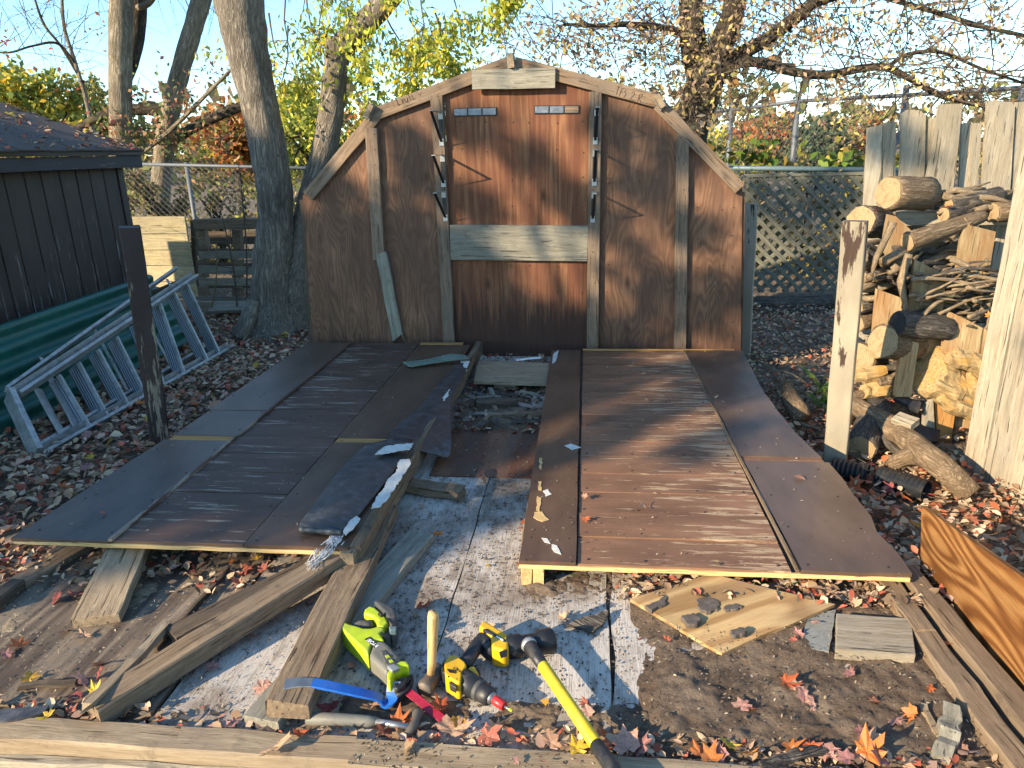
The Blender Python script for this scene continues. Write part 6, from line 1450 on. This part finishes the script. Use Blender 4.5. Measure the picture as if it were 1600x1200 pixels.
# the ones the photograph shows singly
FIX = [(88, 936, 'red', .05, .012), (118, 930, 'red', .05, .012), (103, 985, 'tan', .045, .012), (132, 993, 'tan', .042, .012), (30, 1008, 'orange', .05, .014), (8, 1022, 'pink', .05, .014), (155, 1036, 'tan', .045, .014), (130, 1062, 'pink', .05, .016), (155, 1055, 'red', .04, .02), (148, 1080, 'yellow', .04, .02), (120, 1085, 'red', .035, .016), (45, 1058, 'yellow', .045, .015), (75, 1120, 'yellow', .035, .03), (110, 1112, 'red', .035, .02),
       (338, 873, 'orange', .028, .012), (362, 878, 'orange', .03, .012), (400, 872, 'yellow', .04, .02), (385, 890, 'red', .05, .015), (410, 890, 'red', .04, .015), (305, 900, 'tan', .045, .012), (375, 912, 'tan', .05, .01), (395, 993, 'red', .035, .01), (330, 1043, 'pink', .045, .012), (410, 1075, 'pink', .05, .012), (430, 1070, 'red', .04, .014), (422, 1095, 'tan', .04, .012), (435, 1165, 'tan', .070, .042), (500, 1150, 'tan', .045, .045), (470, 1145, 'orange', .035, .03), (340, 1135, 'pink', .055, .02), (365, 1130, 'pink', .05, .02),
       (510, 905, 'orange', .04, .01), (590, 912, 'pink', .045, .012), (580, 1102, 'tan', .045, .012), (515, 1105, 'red', .05, .015), (620, 1130, 'orange', .055, .02), (640, 1130, 'orange', .045, .02), (600, 1140, 'red', .045, .02), (690, 1105, 'orange', .05, .02), (705, 1140, 'tan', .075, .03), (718, 1128, 'yellow', .05, .03), (735, 1145, 'orange', .04, .03), (760, 1150, 'red', .055, .03), (775, 1140, 'tan', .05, .03), (550, 1040, 'pink', .035, .01), (655, 945, 'orange', .03, .01), (668, 942, 'orange', .035, .012), (650, 962, 'brown', .04, .01), (765, 978, 'tan', .032, .01), (852, 1095, 'yellow', .022, .01), (880, 965, 'tan', .035, .012),
       (915, 1098, 'red', .030, .01), (918, 1112, 'pink', .035, .01), (860, 1160, 'tan', .05, .03), (900, 1168, 'yellow', .055, .03), (950, 1150, 'orange', .05, .02), (980, 1165, 'pink', .07, .03), (985, 1145, 'tan', .04, .03), (1000, 1165, 'pink', .055, .03), (640, 1165, 'brown', .04, .045), (805, 1188, 'pink', .02, .045), (848, 1190, 'red', .018, .045),
       (1095, 1178, 'orange', .055, .03), (1110, 1185, 'orange', .05, .03), (1137, 1162, 'yellow', .045, .03), (1125, 1172, 'pink', .05, .03), (1168, 1178, 'orange', .05, .03), (1235, 1168, 'orange', .05, .03), (1265, 1165, 'orange', .05, .03), (1290, 1172, 'pink', .05, .03), (1355, 1175, 'orange', .065, .035), (1375, 1182, 'pink', .05, .035), (1415, 1192, 'tan', .05, .035), (1325, 1185, 'pink', .04, .03),
       (1158, 1102, 'pink', .045, .02), (1175, 1108, 'red', .035, .02), (1228, 1066, 'orange', .045, .02), (1240, 1070, 'pink', .035, .02), (1258, 1086, 'pink', .05, .02), (1270, 1098, 'pink', .04, .02), (1330, 1050, 'pink', .042, .02), (1368, 1095, 'red', .03, .02), (1425, 1115, 'orange', .045, .025), (1400, 1125, 'pink', .04, .02), (1453, 1074, 'orange', .025, .02), (1362, 1155, 'tan', .05, .03), (1350, 1145, 'pink', .04, .025), (1500, 1165, 'tan', .045, .02), (1532, 1047, 'tan', .045, .02), (1485, 1005, 'orange', .045, .03), (1450, 1000, 'pink', .04, .02), (1275, 972, 'pink', .028, .03), (1248, 990, 'pink', .03, .02), (1240, 1000, 'red', .02, .02), (1000, 1000, 'red', .022, .015), (1042, 1000, 'orange', .022, .015),
       (162, 800, 'red', .022, ZL + .012), (148, 765, 'pink', .018, ZL + .012), (1005, 790, 'tan', .038, ZR + .012), (913, 776, 'tan', .03, ZR + .012), (915, 810, 'orange', .03, ZR + .012), (1248, 745, 'tan', .035, ZR + .014), (1007, 583, 'tan', .028, ZR + .012), (1008, 625, 'brown', .025, ZR + .012), (1120, 620, 'tan', .022, ZR + .012), (1130, 628, 'tan', .018, ZR + .012), (832, 742, 'red', .028, .012), (812, 826, 'red', .032, .012), (820, 815, 'orange', .028, .012), (826, 775, 'orange', .02, .012), (812, 885, 'orange', .028, .015), (763, 883, 'yellow', .02, .012), (683, 836, 'orange', .045, .02), (658, 790, 'tan', .03, .012)]
for (x, y, c, s, z) in FIX:
    if y < 860 and x < 600: w = 'on the left wall section'
    elif z > .085 and x > 800: w = 'on the right wall section'
    elif y > 1120: w = 'by the sill before the long plank' if x < 480 else 'by the sill near the claw hammer' if x < 820 else 'by the sill around the sledgehammer handle' if x < 1050 else 'by the sill right of the sledgehammer' if x < 1215 else 'by the sill near the grey splintered block'
    elif x < 480: w = 'on the front left floor'
    elif x > 985: w = 'on the front right soil'
    else: w = 'on the white floor near the tools'
    maple_leaf(G(x, y, z), c, s, w)
for i in range(74):
    x, y = RNG.uniform(-2.95, -2.08), RNG.uniform(1.5, 4.6)
    maple_leaf(Vector((x, y, GZ + RNG.uniform(.035, .06))), pick((3, 2, .7, 3, 3, 2)), RNG.uniform(.045, .072), 'in the leaf litter by the ladder', .4)
for i in range(26):
    x, y = RNG.uniform(-3.4, -2.2), RNG.uniform(4.4, 6.6)
    maple_leaf(Vector((x, y, GZ + RNG.uniform(.03, .05))), pick((2, 1, 1, 4, 2, 2)), RNG.uniform(.05, .07), 'in the litter towards the maple trunk', .4)
for i in range(52):
    y = RNG.uniform(1.7, 3.35); x = RNG.uniform(1.17, 1.95) if y < 3 else RNG.uniform(1.15, 1.8)
    maple_leaf(Vector((x, y, GZ + RNG.uniform(.06, .085))), pick((3, 4, 1, 3, 3, 1)), RNG.uniform(.035, .062), 'in the sunlit litter behind the orange plywood', .4)
for i in range(12):
    a, b = RNG.uniform(.1, 1.0), RNG.uniform(0, 1.6)
    maple_leaf(e0 + sl * a + Vector((0, -b, 0)) + nrm * .03, pick((2, .5, .5, 4, 2, 2)), RNG.uniform(.05, .08), 'on the dark shed roof', .35)
for (x, y, Y) in ((1368, 330, 4.12), (1483, 322, 4.1), (1394, 408, 4.1), (1528, 372, 4.1), (1545, 492, 3.75), (1555, 478, 3.75)):
    maple_leaf(V(x, y, Y), 'orange' if x > 1390 else 'red', .035, 'caught on the firewood stack', .8)

# small dry leaves, chips and straw: too many to count
def litter(name, n, samp, size, pal, mat, aspect=.55, tilt=.45, w=None):
    P = np.array([samp() for _ in range(n)]); th = NR.uniform(0, 6.28, n); a, b = NR.normal(0, tilt, n), NR.normal(0, tilt, n)
    d = np.stack([np.cos(th), np.sin(th), a], 1); d /= np.linalg.norm(d, axis=1, keepdims=True)
    s = np.stack([-np.sin(th), np.cos(th), b], 1); s -= d * (s * d).sum(1, keepdims=True); s /= np.linalg.norm(s, axis=1, keepdims=True); u = np.cross(d, s)
    L = size * NR.uniform(.5, 1.4, (n, 1)); W = L * aspect * NR.uniform(.6, 1.3, (n, 1)); c = NR.uniform(-.2, .5, (n, 1)) * W
    pts = [P - d * L * .5, P - d * L * .15 - s * W * .5 + u * c, P + d * L * .2 - s * W * .42 + u * c, P + d * L * .5 + u * c * .5, P + d * L * .2 + s * W * .42 + u * c, P - d * L * .15 + s * W * .5 + u * c]
    Vv = np.stack(pts, 1).reshape(-1, 3); k = np.arange(n)[:, None] * 6
    Fq = np.concatenate([k + np.array([0, 1, 2, 3]), k + np.array([0, 3, 4, 5])])
    pal = np.array(pal); cc = pal[NR.choice(len(pal), n, p=w)] * NR.uniform(.7, 1.3, (n, 1))
    o = arrays(name, Vv, Fq, mat, None, np.repeat(cc, 6, axis=0)); o['kind'] = 'stuff'
LP = [(.42, .28, .16), (.33, .21, .12), (.52, .36, .23), (.23, .14, .08), (.48, .30, .21), (.42, .11, .06), (.54, .40, .25), (.18, .12, .07)]
def box(x0, x1, y0, y1, z0, z1): return lambda: (RNG.uniform(x0, x1), RNG.uniform(y0, y1), RNG.uniform(z0, z1))
litter('leaf_litter', 9000, box(-3.9, -2.0, 1.2, 5.0, GZ, GZ + .045), .052, LP, M['litter'])
litter('leaf_litter', 8000, box(-4.2, -1.9, 4.6, 8.2, GZ, GZ + .04), .048, LP, M['litter'])
litter('leaf_litter', 6000, box(1.02, 2.1, 1.4, 4.2, GZ + .02, GZ + .085), .038, LP + [(.45, .13, .05)], M['litter'])
litter('leaf_litter', 9000, box(1.0, 3.2, 4.0, 7.6, GZ, GZ + .06), .036, [(q[0], q[1] * .96, q[2] * .9) for q in LP], M['litter'])
litter('leaf_litter', 900, box(-.74, -.22, 3.45, 4.9, .0, .035), .035, [tuple(c * .7 for c in q) for q in LP], M['litter'])
litter('leaf_litter', 1300, box(.1, 1.15, 2.0, 2.35, .0, .05), .035, LP, M['litter'])
litter('leaf_litter', 700, box(-2.1, -.8, 1.95, 2.5, .005, .03), .032, LP, M['litter'])
litter('leaf_litter', 500, box(-1.7, 1.05, 1.375, 1.45, .005, .03), .03, LP, M['litter'])
litter('leaf_litter', 2200, box(-6.5, -1.0, .2, 1.3, GZ, GZ + .05), .06, LP, M['litter'])
rp = lambda: tuple(e0 + sl * (RNG.random() ** 1.5) * 1.3 + Vector((0, -RNG.random() ** 2 * 1.6, 0)) + nrm * RNG.uniform(.014, .03))
litter('roof_litter', 260, rp, .06, LP, M['litter'], .35)
CP = [(.26, .20, .125), (.30, .235, .15), (.21, .155, .10), (.14, .10, .065), (.33, .27, .19)]
litter('wood_chips', 2200, box(-1.95, -.8, 1.45, 2.2, .008, .022), .010, CP, M['chips'], .3, .3)
litter('wood_chips', 1800, box(.08, 1.02, 1.38, 2.1, .012, .030), .009, CP + [(.1,.07,.05)]*3, M['chips'], .4, .3)
litter('wood_chips', 2000, box(-.8, .12, 1.38, 2.3, .001, .006), .010, CP + [(.08, .06, .05)] * 4, M['chips'], .5, .2)
litter('wood_chips', 900, box(-.55, 1.1, 1.29, 1.37, .028, .034), .010, CP + [(.1, .07, .05)] * 3, M['chips'], .5, .2)
litter('wood_chips', 500, box(-2.0, -.8, 2.1, 4.8, ZL + .004, ZL + .008), .010, CP, M['chips'], .4, .2)
litter('wood_chips', 500, box(-.22, 1.0, 2.1, 4.75, ZR + .005, ZR + .009), .010, CP, M['chips'], .4, .2)
litter('wood_chips', 700, box(-.73, -.2, 2.2, 3.6, .004, .012), .014, CP + [(.08, .06, .05)] * 4, M['chips'], .4, .2)
